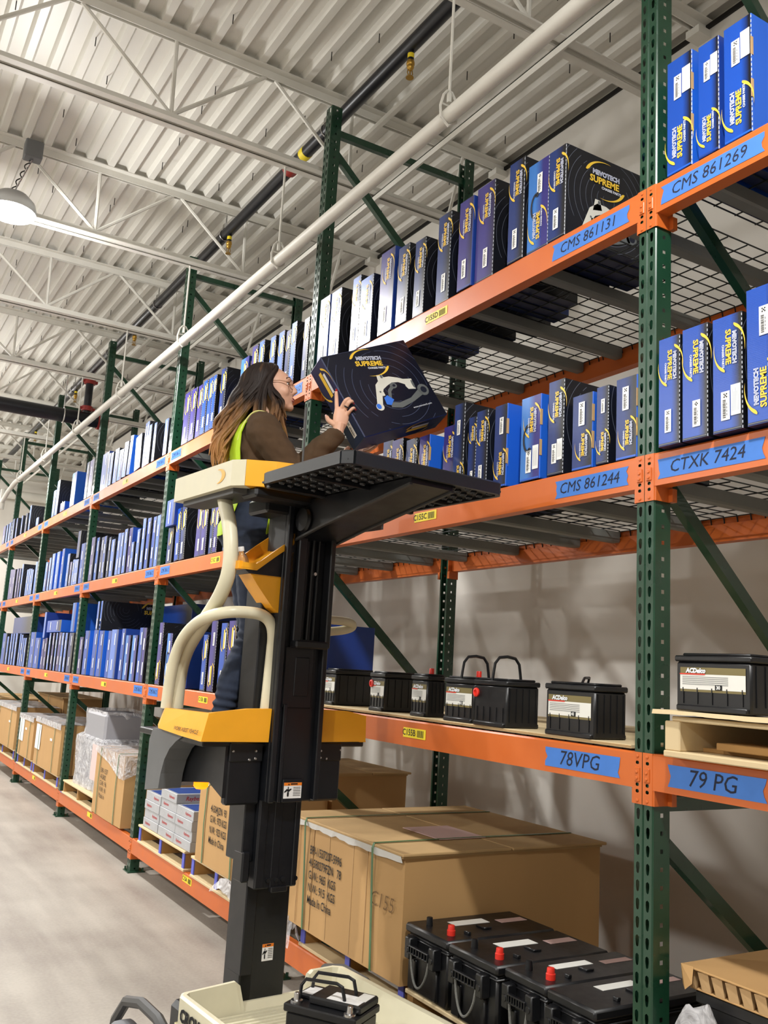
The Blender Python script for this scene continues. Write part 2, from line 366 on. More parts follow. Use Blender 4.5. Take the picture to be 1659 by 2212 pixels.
# ---------------------------------------------------------------- open-web roof joists
JY = [1.07+1.785*k for k in range(-3, 9)]
ZB = 4.62; ZTC = 5.145
def angle_pair(b_, z, up_, h=0.055, wd=0.05, t_=0.006, x0=XL, x1=XR, gap=0.012):
    for s_ in (-1, 1):
        ya, yb = (gap, gap+t_) if s_ > 0 else (-gap-t_, -gap)
        b_.box(x0, x1, ya, yb, z, z+h)
        yc, yd = (gap, gap+wd) if s_ > 0 else (-gap-wd, -gap)
        zz = z+h-t_ if up_ else z
        b_.box(x0, x1, yc, yd, zz, zz+t_)
bt = MB(); angle_pair(bt, ZTC-0.01, True); m_top = bt.mesh('top_chord', M['white_paint'])
bt = MB(); angle_pair(bt, ZB, False, x1=XR-0.42); m_bot = bt.mesh('bottom_chord', M['white_paint'])
P_ = 1.18; X0 = -0.85
def web(x0, z0, x1, z1):
    b_ = MB(); b_.tube([(x0, 0, z0), (x1, 0, z1)], 0.0125, 6); return b_.mesh('web_bar', M['white_paint'])
w_up = web(0, ZB+0.05, 0.55*P_*0.5*1.72, ZTC+0.0); w_dn = web(0, ZB+0.05, -0.55*P_*0.5*1.72, ZTC+0.0); w_v = web(0, ZB+0.05, -0.01, ZTC)
w_end = web(XR-0.46, ZB+0.04, XR-0.36, ZTC)
seat = MB(); seat.box(XR-0.1, XR, -0.045, 0.045, ZTC-0.05, ZTC-0.005); m_seat = seat.mesh('bearing_seat', M['white_paint'])
JLAB = ['closest to the camera', 'over the first full bay', 'over the second upright', 'over the lamp', 'just past the lamp', 'next past the lamp', 'before the main pipe', 'at the main pipe', 'beyond the main pipe']
for k, y in enumerate(JY):
    W_ = ['first', 'second', 'third', 'fourth', 'fifth', 'sixth', 'seventh', 'eighth', 'ninth', 'tenth']
    if k < 3: lab = 'white open-web roof joist above the viewer, %s row back from the first upright' % W_[2-k]
    else: lab = 'white open-web roof joist, %s one past the first upright' % W_[k-3]
    t_ = thing('roof_joist', lab, 'joist', (0, y, 0), 0, 'white roof joists')
    link('top_chord', m_top, t_); link('bottom_chord', m_bot, t_); link('bearing_seat', m_seat, t_)
    for j in range(-3 if k < 9 else -2, 2):
        xb = X0 + j*P_
        for me in (w_up, w_dn, w_v):
            if j == 1 and me is w_up: continue
            link('web_bar', me, t_, (xb, 0, 0))
    link('web_bar', w_end, t_)
b = MB()
b.box(0.515, 0.56, YN, YF-0.3, ZB-0.008, ZB-0.002); b.box(0.515, 0.52, YN, YF-0.3, ZB-0.045, ZB-0.002)
tag(b.build('bridging_angle', M['white_paint']), 'long white bridging angle under the joists above the racks', 'brace')
b = MB(); b.box(0.5, 0.53, YN, YF-0.3, ZTC-0.045, ZTC-0.04); b.box(0.5, 0.504, YN, YF-0.3, ZTC-0.04, ZTC-0.012)
tag(b.build('bridging_angle', M['white_paint']), 'white bridging angle high against the roof deck', 'brace')
# ---------------------------------------------------------------- sprinkler and white pipes
def ring_strap(b_, y, x, z, r, mi=0):
    b_.tube([(x+r*math.sin(a), y, z+r*math.cos(a)) for a in [i*math.pi/8 for i in range(16)]], 0.005, 5, mi, closed=True)
PX, PZ, PR = 0.165, 4.965, 0.042
sp = thing('sprinkler_pipe', 'black sprinkler branch pipe running under the roof along the aisle', 'pipe', (PX, 0, PZ))
b = MB(); b.tube([(0, YN+0.2, 0), (0, 15.6, 0)], PR, 16); b.build('pipe', M['black_pipe'], sp, True)
for y in JY[2:10]:
    b = MB(); ring_strap(b, 0.03, 0, 0, PR+0.003); b.tube([(0, 0.03, PR), (0, 0.03, 0.2)], 0.006, 5); b.box(-0.02, 0.02, 0.01, 0.05, PR+0.01, PR+0.05)
    b.build('pipe_hanger', M['steel'], sp, loc=(0, y, 0))
b = MB(); ring_strap(b, 0, 0, 0, PR+0.006); b.tube([(0, -0.035, 0), (0, 0.035, 0)], PR+0.014, 14); b.box(PR, PR+0.05, -0.03, 0.03, -0.012, 0.012)
b.build('red_coupling', M['red'], sp, True, (0, 3.42, 0))
b = MB(); b.tube([(0, -0.03, 0), (0, 0.03, 0)], PR+0.002, 14); b.build('yellow_tag', M['yellow_label'], sp, True, (0, 3.2, 0))
for i, y in enumerate((1.88, 4.56, 7.21, 9.9, 12.6)):
    h = thing('sprinkler', 'brass sprinkler with yellow band, %s from the near end of the black pipe' % ['first', 'second', 'third', 'fourth', 'fifth'][i], 'sprinkler', (PX, y, PZ-PR+0.004), 0, 'sprinkler heads')
    b = MB(); b.lathe([(0.018, 0), (0.018, -0.06), (0.016, -0.062)]); b.build('nipple', M['black_pipe'], h, True)
    b = MB(); b.lathe([(0.0186, -0.018), (0.0186, -0.045)]); b.build('yellow_band', M['yellow_label'], h, True)
    b = MB(); b.lathe([(0.02, -0.06), (0.023, -0.07), (0.023, -0.085), (0.019, -0.09), (0.021, -0.1), (0.016, -0.112), (0.008, -0.12)], n=12)
    for s_ in (-1, 1): b.tube([(s_*0.012, 0, -0.112), (s_*0.017, 0, -0.135), (s_*0.006, 0, -0.158)], 0.003, 5)
    b.lathe([(0.004, -0.12), (0.004, -0.158), (0.022, -0.16), (0.022, -0.164)], n=12); b.build('brass_body', M['brass'], h, True)
WX, WZ, WR = -0.1, 3.995, 0.034
wp = thing('white_pipe', 'long white pipe hung on rods in front of the top rack shelf', 'pipe', (WX, 0, WZ))
b = MB(); b.tube([(0, YN+0.2, 0.02), (0, 4, 0), (0, 12.2, 0.01), (0, 12.8, -0.05), (0, 13.25, -0.14)], WR, 16); b.build('pipe', M['white_paint'], wp, True)
b = MB(); b.tube([(0, 13.25, 0.06), (0, 13.25, -0.26)], WR*1.15, 12); b.build('end_tee', M['white_paint'], wp, True)
for y in (-0.72, 1.075, 2.89, 4.66, 6.44, 8.24, 10.0, 11.8):
    b = MB()
    b.tube([(0, 0, 0.1), (0, 0, ZB-WZ+0.01)], 0.007, 6); b.tube([(0, 0, 0.115), (0, 0, 0.07)], 0.012, 6)
    b.tube([(-0.04, 0, -0.012), (-0.045, 0, 0.04), (-0.03, 0, 0.1), (-0.012, 0, 0.125), (0.012, 0, 0.125), (0.03, 0, 0.1), (0.045, 0, 0.04), (0.04, 0, -0.012), (0.0, 0, -0.042)], 0.0065, 6, closed=True)
    b.tube([(-0.045, 0, 0.055), (0.045, 0, 0.055)], 0.004, 5)
    b.build('clevis_hanger', M['white_paint'], wp, True, (0, y, 0))
mp_ = thing('main_pipe', 'thick black main pipe crossing the aisle under the roof', 'pipe', (0, 9.12, 4.37))
b = MB(); b.tube([(-9, 0, 0), (0.3, 0, 0)], 0.084, 20); b.build('pipe', M['black_pipe'], mp_, True)
b = MB(); b.tube([(0.3, 0, 0), (0.37, 0, 0)], 0.1, 16); b.tube([(0.37, 0, 0), (0.42, 0, 0)], 0.086, 16); b.build('red_end_cap', M['red'], mp_, True)
b = MB(); b.tube([(0.165, 0, 0.07), (0.165, 0, 0.52)], 0.046, 14); b.build('riser', M['black_pipe'], mp_, True)
for z in (0.13, 0.47):
    b = MB(); b.lathe([(0.05, -0.03), (0.068, -0.028), (0.068, 0.028), (0.05, 0.03)], (0.165, 0, z)); b.box(0.22, 0.255, -0.02, 0.02, z-0.016, z+0.016); b.box(0.075, 0.11, -0.02, 0.02, z-0.016, z+0.016)
    b.build('red_coupling', M['red'], mp_, True)
b = MB(); b.tube([(-0.1, 0, 0), (-0.1, 0.0, 0.8)], 0.007, 6)
b.tube([(-0.1, 0.09*math.sin(a), 0.09*math.cos(a)) for a in [i*math.pi/8 for i in range(16)]], 0.007, 5, closed=True); b.build('pipe_hanger', M['steel'], mp_, True)
b = MB(); b.tube([(-9, 0, 0), (1.5, 0, 0)], 0.085, 16)
tag(b.build('wall_pipe', M['white_paint'], None, True, (0, YF-0.25, 4.42)), 'fat white pipe along the far end wall', 'pipe')
b = MB(); b.box(-3.0, 1.56, -0.06, 0, 0, 0.1); tag(b.build('trim_2', M['white_paint'], None, False, (0, YF, 4.95)), 'white steel ledger along the top of the far wall', 'trim', kind='structure')
b = MB(); b.bbox(-0.35, 0.35, -0.03, 0, -0.5, 0.5, 0.01); tag(b.build('wall_panel', M['white_label'], None, False, (-0.55, YF, 3.4)), 'white panel on the far end wall under the fat pipe', 'panel')
# ---------------------------------------------------------------- high-bay lamps
for i, (x, y) in enumerate(LAMP_XY):
    lab = 'glowing round high-bay lamp hanging on a chain over the aisle' if i == 0 else 'unseen round high-bay lamp outside the picture, %s of them' % ['', 'first', 'second', 'third', 'fourth', 'fifth', 'sixth', 'seventh', 'eighth', 'ninth'][i]
    h = thing('high_bay_lamp', lab, 'lamp', (x, y, 4.56), 0, 'high-bay lamps')
    b = MB(); b.lathe([(0.04, 0.12), (0.1, 0.1), (0.15, 0.05), (0.165, 0.0), (0.165, -0.025), (0.15, -0.03)], n=24); b.build('housing', M['alu'], h, True)
    b = MB(); b.lathe([(0.148, -0.028), (0.146, -0.045), (0.1, -0.06), (0.0005, -0.064)], n=24); b.build('lens', M['lamp'], h, True)
    b = MB(); b.bbox(0.03, 0.15, -0.05, 0.05, 0.4, 0.53, 0.008); b.build('junction_box', M['grey_plastic'], h)
    b = MB(); pts = [(0.0+0.09*k/14, 0.012*(k % 2), 0.12+0.28*k/14) for k in range(15)]; b.tube(pts, 0.006, 5); b.build('chain', M['steel'], h)
    b = MB(); b.tube([(0.0+0.09*k/24-0.025*abs(math.sin(k*0.55)), 0.02, 0.12+0.28*k/24) for k in range(25)], 0.0045, 5); b.build('cable', M['dark_metal'], h)
    for kind in ('SPOT', 'POINT'):   # the lens throws its light down in a wide cone; a weak point light is added to brighten the ceiling
        ld = bpy.data.lights.new('lamp_light', kind); ld.energy = LAMP_POWER*(0.8 if i == 1 else 1.0)*(1.0 if kind == 'SPOT' else UPLIGHT); ld.shadow_soft_size = 0.11; ld.color = (1.0, 0.985, 0.96)
        if kind == 'SPOT': ld.spot_size = math.radians(165); ld.spot_blend = 0.5
        lo = bpy.data.objects.new('lamp_light', ld); COL.objects.link(lo); lo.parent = h; lo.location = (0, 0, -0.19 if kind == 'SPOT' else -0.2)
# ---------------------------------------------------------------- pallet rack
HP = HT/96
def hole_cell(b_, P, inner, mi=0):
    """P maps (u,v) in the unit cell to 3-D; inner is an 8-point hole outline"""
    outer = [(0, 0), (0.5, 0), (1, 0), (1, 0.5), (1, 1), (0.5, 1), (0, 1), (0, 0.5)]
    b_.add([P(*q) for q in outer]+[P(*q) for q in inner], [(i, (i+1) % 8, 8+(i+1) % 8, 8+i) for i in range(8)], mi)
TEAR = [(0.36, 0.2), (0.5, 0.14), (0.64, 0.2), (0.72, 0.5), (0.7, 0.72), (0.5, 0.8), (0.3, 0.72), (0.28, 0.5)]
SQ = [(0.5-0.09, 0.38), (0.5, 0.38), (0.59, 0.38), (0.59, 0.5), (0.59, 0.62), (0.5, 0.62), (0.41, 0.62), (0.41, 0.5)]
W2 = 0.0381; XD = 0.07
b = MB()
for i in range(96):
    z = i*HP
    for (ya, yb) in ((-W2+0.004, -0.004), (0.004, W2-0.004)):
        hole_cell(b, lambda u, v, ya=ya, yb=yb: (0, ya+(yb-ya)*u, z+HP*v), TEAR)
    for s_ in (-1, 1):
        hole_cell(b, lambda u, v, s_=s_: (0.004+(XD-0.004)*u, s_*W2, z+HP*v), SQ)
for s_ in (-1, 1):
    b.add([(0, s_*(W2-0.004), 0), (0.004, s_*W2, 0), (0.004, s_*W2, HT), (0, s_*(W2-0.004), HT)], [(0, 1, 2, 3)])
    b.add([(XD, s_*W2, 0), (XD, s_*(W2-0.014), 0), (XD, s_*(W2-0.014), HT), (XD, s_*W2, HT)], [(0, 1, 2, 3)])
    b.add([(0, s_*0.004, 0), (0.005, 0, 0), (0.005, 0, HT), (0, s_*0.004, HT)], [(0, 1, 2, 3)])
post_me = b.mesh('post', M['green'])
def cbar(p, q, wd=0.042, dp=0.032, name='brace'):
    p, q = Vector(p), Vector(q); d = (q-p).normalized(); n = Vector((0, 1, 0)); s_ = d.cross(n)
    b_ = MB(); h = wd/2
    prof = [(-h, -dp/2), (h, -dp/2), (h, dp/2), (h-0.003, dp/2), (h-0.003, -dp/2+0.003), (-h+0.003, -dp/2+0.003), (-h+0.003, dp/2), (-h, dp/2)]
    v = [p + s_*a + n*c for a, c in prof] + [q + s_*a + n*c for a, c in prof]; k = len(prof)
    b_.add(v, [(i, (i+1) % k, k+(i+1) % k, k+i) for i in range(k)] + [tuple(range(k))[::-1], tuple(range(k, 2*k))]); return b_.mesh(name, M['green'])
br_me = [cbar((XD-0.02, 0, z0), (DP-XD+0.02, 0, z1)) for z0, z1 in ((4.72, 4.72), (4.6, 3.74), (3.32, 2.54), (2.24, 1.37), (1.22, 1.22), (1.13, 0.38), (0.14, 0.14))]
b = MB(); b.box(-0.02, 0.11, -0.065, 0.065, 0, 0.008); b.tube([(-0.006, 0.05, 0.008), (-0.006, 0.05, 0.03)], 0.008, 6); b.tube([(0.095, -0.05, 0.008), (0.095, -0.05, 0.03)], 0.008, 6); base_me = b.mesh('base_plate', M['green'])
ORD = ['first', 'second', 'third', 'fourth', 'fifth', 'sixth', 'seventh', 'eighth', 'ninth', 'tenth', '11th', '12th', '13th', '14th', '15th', '16th', '17th', '18th']
for k in range(-1, NB):
    y = k*L
    lab = 'dark green upright rack frame with teardrop holes, %s upright along the aisle' % ORD[k] if k >= 0 else 'dark green upright rack frame just outside the near edge of the picture'
    f = thing('rack_frame', lab, 'rack frame', (0, y, 0), 0, 'green rack uprights')
    link('front_post', post_me, f)
    o = link('rear_post', post_me, f, (DP, 0, 0)); o.rotation_euler = (0, 0, math.pi)
    for me in br_me: link('brace', me, f)
    link('base_plate', base_me, f); o = link('base_plate', base_me, f, (DP, 0, 0)); o.rotation_euler = (0, 0, math.pi)
# beams
BL = L - 2*W2
b = MB(); prof = [(-0.004, 0.0), (-0.004, 0.105), (0.034, 0.105), (0.034, 0.078), (0.046, 0.078), (0.046, 0.0)]
prof = [(-0.003, -0.105), (-0.003, -0.006), (0.001, 0.0), (0.034, 0.0), (0.034, -0.03), (0.046, -0.03), (0.046, -0.105)]
b.prism(prof, 'y', -BL/2+0.001, BL/2-0.001); bar_me = b.mesh('bar', M['orange']); bar_dk = b.mesh('bar', M['orange'])
SLOT = [(0.36, 0.3), (0.5, 0.24), (0.64, 0.3), (0.68, 0.5), (0.64, 0.74), (0.5, 0.8), (0.36, 0.74), (0.32, 0.5)]
def connector(sgn):
    """end plate: folded around the post corner; sgn +1 at the far end of the bay (covers the near half of that post)"""
    b_ = MB(); H = 0.15; y0 = sgn*(BL/2); y1 = sgn*(BL/2+W2-0.0012)
    rows = [(0.0, 0.027, 0), (0.027, 0.046, 1), (0.046, 0.065, 1), (0.065, 0.11, 0), (0.11, 0.128, 1), (0.128, 0.15, 0)]
    for za, zb, hole in rows:
        fz = lambda u, v, za=za, zb=zb: (-0.0045, y0+(y1-y0)*u, -H+za+(zb-za)*v)
        if hole: hole_cell(b_, fz, SLOT)
        else: b_.add([fz(0, 0), fz(1, 0), fz(1, 1), fz(0, 1)], [(0, 1, 2, 3)])
    e = sgn*0.0022
    b_.add([(-0.0045, y0, -H), (-0.0045, y0, 0), (-0.001, y0-e, 0), (-0.001, y0-e, -H)], [(0, 1, 2, 3)])
    b_.box(-0.001, 0.072, min(y0-e, y0-sgn*0.004-e), max(y0-e, y0-sgn*0.004-e), -H, 0)
    b_.box(0.055, 0.075, min(y0-e, y0-sgn*0.022), max(y0-e, y0-sgn*0.022), -H, -0.108)
    return b_.mesh('connector', M['orange'])
con_me = {1: connector(1), -1: connector(-1)}
b = MB(); b.bbox(-0.004, 0.002, -0.0105, 0.0105, -0.02, 0.022, 0.002); latch_me = b.mesh('safety_latch', M['orange'])
b = MB(); T_ = Matrix.Rotation(math.radians(-90), 4, 'Y'); b.lathe([(0.0055, 0.0), (0.005, 0.002), (0.003, 0.0032)], n=8, T=T_); riv_me = b.mesh('rivet', M['orange'])
DK = 'ABCD'; SHN = {'A': 'floor-level', 'B': 'lower', 'C': 'middle', 'D': 'top'}
BAYN = ['cut-off near', 'first full', 'second', 'third', 'fourth', 'fifth', 'sixth']
def bayname(k): return BAYN[k]
def barcode(w_, h_, mats_white='white_label', seed=0, rows=1):
    r_ = random.Random(seed); ps = [(0, rect(-w_/2, w_/2, -h_/2, h_/2))]; y = -h_*0.42
    while y < h_*0.2:
        t_ = r_.uniform(0.01, 0.03)*h_
        ps.append((1, rect(-w_*0.3, w_*0.05, y, y+t_))); y += t_ + r_.uniform(0.012, 0.03)*h_
    for j in range(4): ps.append((1, rect(w_*0.14, w_*0.2, -h_*0.35+j*h_*0.12, -h_*0.35+j*h_*0.12+h_*0.08)))
    for a in range(3):
        for c in range(3):
            if (a*3+c+seed) % 2 == 0: ps.append((1, rect(-w_*0.2+a*w_*0.14, -w_*0.2+(a+1)*w_*0.14, h_*0.28+c*h_*0.05, h_*0.28+(c+1)*h_*0.05)))
    return ps
yl_ps = [(0, rect(-0.085, 0.085, -0.02, 0.02))]
yy = 0.022
for t_ in (0.004, 0.002, 0.005, 0.002, 0.003, 0.005, 0.002, 0.004): yl_ps.append((1, rect(yy, yy+t_, -0.014, 0.014))); yy += t_+0.0028
yl_me = flat(yl_ps, [M['yellow_label'], M['black_print']], 'location_label')
def tape_mesh(wd, h=0.062):
    r_ = random.Random(int(wd*1000)); e = [(-wd/2+r_.uniform(0, 0.012), -h/2+h*k/4) for k in range(5)]; f_ = [(wd/2-r_.uniform(0, 0.014), h/2-h*k/4) for k in range(5)]
    b_ = MB(); pts = e + f_
    pts = [(-wd/2, -h/2)] + [(wd/2, -h/2)] + f_[::-1][1:-1] + [(wd/2, h/2), (-wd/2, h/2)] + e[::-1][1:-1]
    b_.add([(x_, y_, 0.0) for x_, y_ in pts], [tuple(range(len(pts)))]); return b_.mesh('tape', M['tape'])
TAPES = {('D', 1): [(0.272, 0.39, 'CMS 861131')], ('D', 0): [(-0.257, 0.39, 'CMS 861269')], ('C', 1): [(0.243, 0.35, 'CMS 861244')], ('C', 0): [(-0.246, 0.385, 'CTXK 7424')],
         ('B', 1): [(0.263, 0.345, '78VPG')], ('B', 0): [(-0.262, 0.33, '79 PG')]}
YLW = {('D', 1): (1.24, 'C155D'), ('C', 1): (1.25, 'C155C'), ('B', 1): (1.252, 'C155B')}
tape_far = tape_mesh(0.24)
for k in range(0, NB):
    yc = k*L - L/2 if k == 0 else (k-1)*L + L/2
    yc = (k-0.5)*L
    for lv in DK:
        top = ZT[lv]
        t_ = thing('shelf_beam', 'orange front beam of the %s shelf, %s bay' % (SHN[lv], bayname(k)), 'beam', (0, yc, top), 0, 'orange front beams')
        link('bar', bar_me, t_)
        for s_ in (1, -1):
            c = link('connector', con_me[s_], t_)
            if k <= 2:
                yv = s_*(BL/2+W2*0.5)
                link('safety_latch', latch_me, c, (-0.0045, yv, -0.066))
                for zz in (-0.012, -0.058, -0.076, -0.14): link('rivet', riv_me, c, (-0.0045 if zz in (-0.012, -0.14) else -0.0085, yv, zz))
        for (ty, tw, txt) in TAPES.get((lv, k), []):
            tp = decal('tape', tape_mesh(tw), t_, (-0.0042, ty-yc, -0.055), *FX)
            tp['label'] = 'strip of blue painter tape with handwriting'
            tx = text_mesh(txt, M['ink'], 0.066 if len(txt) < 7 else 0.055, 0.0, 0.18, 'CENTER'); q = link('lettering', tx, tp, (-0.01, 0, 0.0006))
        if k >= 2 and lv != 'A':
            for s_ in (1, -1):
                tp = decal('tape', tape_far, t_, (-0.0042, s_*(BL/2-0.16), -0.05), *FX)
                q = link('lettering', text_mesh('CMS 8612', M['ink'], 0.044, 0.0, 0.18, 'CENTER'), tp, (0, 0, 0.0006))
        if lv == 'A' and k >= 3: decal('tape', tape_far, t_, (0.012, BL/2-0.14, 0.0012), (0, -1, 0), (1, 0, 0), 0.8)
        if (lv, k) in YLW: yy_, s_t = YLW[(lv, k)]
        else: yy_, s_t = ((k-1)*L+1.25, 'C15'+lv)
        q = decal('location_label', yl_me, t_, (-0.0042, yy_-yc, -0.05 if lv != 'A' else -0.035), *FX)
        if k == 1 or k == 2: link('lettering', text_mesh(s_t, M['black_print'], 0.036, 0.0004, 0, 'CENTER'), q, (-0.04, 0, 0.0009))
        t2 = thing('shelf_beam', 'orange rear beam of the %s shelf, %s bay' % (SHN[lv], bayname(k)), 'beam', (DP, yc, top), 0, 'orange rear beams')
        o = link('bar', bar_me, t2); o.rotation_euler = (0, 0, math.pi)
        for s_ in (1, -1):
            o = link('connector', con_me[s_], t2); o.rotation_euler = (0, 0, math.pi)
# wire decks: two per bay and shelf
def wire_deck_mesh(wd=1.19, dp=0.97):
    b_ = MB(); r = 0.0028
    def wire(p, q): 
        p, q = Vector(p), Vector(q); d = (q-p).normalized(); a = d.orthogonal().normalized()*r; c = d.cross(a)
        b_.add([p+a, p+c, p-a, p-c, q+a, q+c, q-a, q-c], [(0, 1, 5, 4), (1, 2, 6, 5), (2, 3, 7, 6), (3, 0, 4, 7)])
    n_ = int(wd/0.0655); 
    for i in range(n_+1):
        y = -wd/2 + wd*i/n_
        wire((-dp/2, y, 0), (dp/2, y, 0)); wire((dp/2, y, 0), (dp/2+0.012, y, -0.05)); wire((-dp/2, y, 0), (-dp/2-0.008, y, -0.03))
    m_ = 9
    for i in range(m_+1): x = -dp/2 + dp*i/m_; wire((x, -wd/2, -0.005), (x, wd/2, -0.005))
    return b_.mesh('wire_grid', M['wire'])
wd_me = wire_deck_mesh()
b = MB(); 
prof = [(-0.026, 0.0), (-0.026, -0.042), (-0.02, -0.05), (0.02, -0.05), (0.026, -0.042), (0.026, 0.0)]
b.prism([(y, z) for y, z in prof], 'x', -0.475, 0.475); ch_me = b.mesh('channel', M['channel'])
for k in range(0, NB):
    for lv in 'BCD':
        for h in (0, 1):
            yc = (k-0.5)*L + (-0.61 if h == 0 else 0.61)
            t_ = thing('wire_deck', '%s wire mesh deck of the %s shelf, %s bay' % ('near' if h == 0 else 'far', SHN[lv], bayname(k)), 'wire deck', (0.527, yc, ZT[lv]+0.002), 0, 'wire mesh decks')
            o = link('wire_grid', wd_me, t_); o['kind'] = 'stuff'
            for dy in (-0.475, 0.0, 0.475): link('channel', ch_me, t_, (0, dy, -0.009))
# ---------------------------------------------------------------- parts cartons on the shelves: (y near, y far, height) of each front face
ROWS = {
'D0': [(-0.182,-0.076,0.408),(-0.288,-0.205,0.391),(-0.406,-0.302,0.393)],
'D1': [(0.41,0.511,0.372),(0.511,0.638,0.376),(0.651,0.751,0.436),(0.853,0.982,0.435),(0.988,1.094,0.415),(1.175,1.281,0.43),(1.371,1.465,0.381),(1.499,1.603,0.398),(1.636,1.774,0.435),(1.844,1.98,0.367),(1.985,2.076,0.411),(2.211,2.334,0.421),(2.339,2.464,0.423)],
'D2': [(2.591,2.664,0.371),(2.75,2.827,0.393),(2.853,2.925,0.376),(2.939,3.027,0.394),(3.053,3.137,0.394),(3.224,3.313,0.414),(3.343,3.443,0.419),(3.49,3.627,0.38),(3.913,4.02,0.417),(4.075,4.149,0.402),(4.155,4.254,0.407),(4.264,4.361,0.413),(4.371,4.483,0.407),(4.493,4.617,0.41),(4.628,4.777,0.414)],
'D3': [(5.039,5.11,0.29),(5.146,5.243,0.306),(5.463,5.539,0.336),(5.614,5.695,0.352),(5.708,5.784,0.4),(5.791,5.852,0.401),(5.903,6.091,0.321),(6.225,6.333,0.368),(6.348,6.49,0.335),(6.529,6.686,0.299),(6.702,6.855,0.339),(6.872,6.976,0.328),(6.994,7.065,0.344),(7.083,7.34,0.38)],
'D4': [(7.639,7.831,0.399),(7.852,7.977,0.403),(8.425,8.645,0.385),(8.909,9.16,0.107),(9.329,9.483,0.425),(9.515,9.665,0.33)],
'D5': [(10.487,10.677,0.103),(11.126,11.243,0.343),(11.418,11.561,0.271),(11.707,11.818,0.268),(12.201,12.32,0.291),(12.42,12.562,0.305),(12.624,12.77,0.3),(12.812,12.983,0.295),(13.027,13.18,0.287),(13.202,13.427,0.284)],
'C0': [(-0.164,-0.077,0.344),(-0.268,-0.17,0.349),(-0.388,-0.282,0.346),(-0.504,-0.399,0.398)],
'C1': [(0.037,0.141,0.277),(0.164,0.225,0.269),(0.249,0.354,0.268),(0.385,0.473,0.349),(0.509,0.625,0.321),(0.707,0.79,0.329),(0.826,0.906,0.332),(0.908,0.966,0.321),(0.988,1.066,0.397),(1.068,1.158,0.321),(1.257,1.343,0.314),(1.361,1.454,0.319),(1.462,1.565,0.336),(1.573,1.67,0.354)],
'C2': [(4.771,4.907,0.278),(4.586,4.694,0.402),(4.471,4.58,0.405),(4.135,4.26,0.382),(4.014,4.13,0.365),(3.897,3.973,0.337),(3.804,3.888,0.327),(3.623,3.707,0.342),(3.447,3.534,0.35)],
'C3': [(5.124,5.223,0.414),(5.229,5.323,0.414),(5.368,5.471,0.419),(5.503,5.595,0.429),(5.659,5.755,0.355),(5.818,5.901,0.258),(5.911,6.019,0.393),(6.036,6.141,0.395),(6.179,6.271,0.375),(6.287,6.397,0.383),(6.467,6.6,0.346),(6.618,6.694,0.377),(6.755,6.856,0.402),(6.866,6.973,0.404),(7.081,7.192,0.421),(7.2,7.344,0.436)],
'C4': [(7.66,7.826,0.418),(7.847,7.953,0.261),(7.959,8.061,0.269),(8.068,8.172,0.277),(8.181,8.284,0.26),(8.307,8.429,0.359),(8.659,8.782,0.446),(8.856,9.021,0.428),(9.111,9.27,0.426),(9.323,9.44,0.392),(9.526,9.683,0.351)],
'C5': [(10.202,10.342,0.411),(10.373,10.469,0.318),(10.485,10.598,0.338),(10.63,10.743,0.348),(10.763,10.88,0.345),(11.21,11.318,0.45),(11.354,11.482,0.397),(11.5,11.63,0.407),(11.763,11.937,0.414),(11.957,12.115,0.426),(12.127,12.277,0.437)],
'B2': [(4.74,4.846,0.46),(4.512,4.63,0.378),(4.277,4.398,0.351),(4.131,4.262,0.392),(3.786,3.882,0.364),(3.645,3.76,0.454),(3.472,3.592,0.437),(3.302,3.432,0.448),(3.113,3.191,0.281),(2.981,3.063,0.3)],
'B3': [(5.164,5.245,0.426),(5.252,5.367,0.428),(5.425,5.567,0.369),(5.635,5.776,0.37),(5.805,5.921,0.426),(5.986,6.21,0.421),(6.226,6.361,0.412),(6.484,6.66,0.415),(6.731,6.9,0.424),(7.035,7.216,0.42),(7.294,7.44,0.36)],
'B4': [(7.979,8.091,0.406),(8.125,8.235,0.407),(8.297,8.439,0.413),(8.488,8.57,0.409),(8.659,8.76,0.41),(8.862,8.955,0.412),(9.029,9.152,0.354),(9.179,9.316,0.344),(9.399,9.686,0.356),(9.716,10.03,0.427),(7.72,7.93,0.405)],
'B5': [(10.254,10.366,0.357),(10.399,10.498,0.357),(10.531,10.649,0.399),(10.734,10.838,0.412),(10.943,11.086,0.42),(11.213,11.343,0.416),(11.399,11.532,0.417),(11.629,11.786,0.38),(11.806,12.131,0.427)],
}
def swoosh(flip):
    o = []; q = []; n_ = 14
    for i in range(n_+1):
        a = math.radians(166-92*i/n_); th = 0.16*(1-i/n_)**0.9*min(1, 0.45+i*0.4); x, y = 0.53*math.cos(a), 0.36*math.sin(a)+0.03
        o.append((x, y)); q.append((x*(1-th), y*(1-th*0.9)))
    pts = o + q[::-1][1:]
    return [(-x, -y) for x, y in pts] if flip else pts
def T2(x, y, s_=1.0, z=0.0): return Matrix.Translation((x, y, z)) @ Matrix.Diagonal((s_, s_, 1, 1))
sup = text_mesh('SUPREME', M['logo_yellow'], 0.2, 0.007)
mev = text_mesh('MEVOTECH', M['logo_blue'], 0.135, -0.002)
mevo = text_mesh('MEVOTECH', M['logo_white'], 0.135, 0.007)
chp = text_mesh('CHASSIS PARTS', M['logo_white'], 0.075, 0.002)
sw = flat([(0, swoosh(False)), (0, swoosh(True))], [M['logo_yellow']])
logo_me = join_meshes([(sw, T2(0.0, 0.03, 1, 0)), (sup, T2(-0.02, 0.0, 0.94, 0.0004)), (mevo, T2(0.02, 0.155, 1.0, 0.0004)), (mev, T2(0.02, 0.155, 1.0, 0.0008)), (chp, T2(0.16, -0.125, 1, 0.0004))], 'logo')
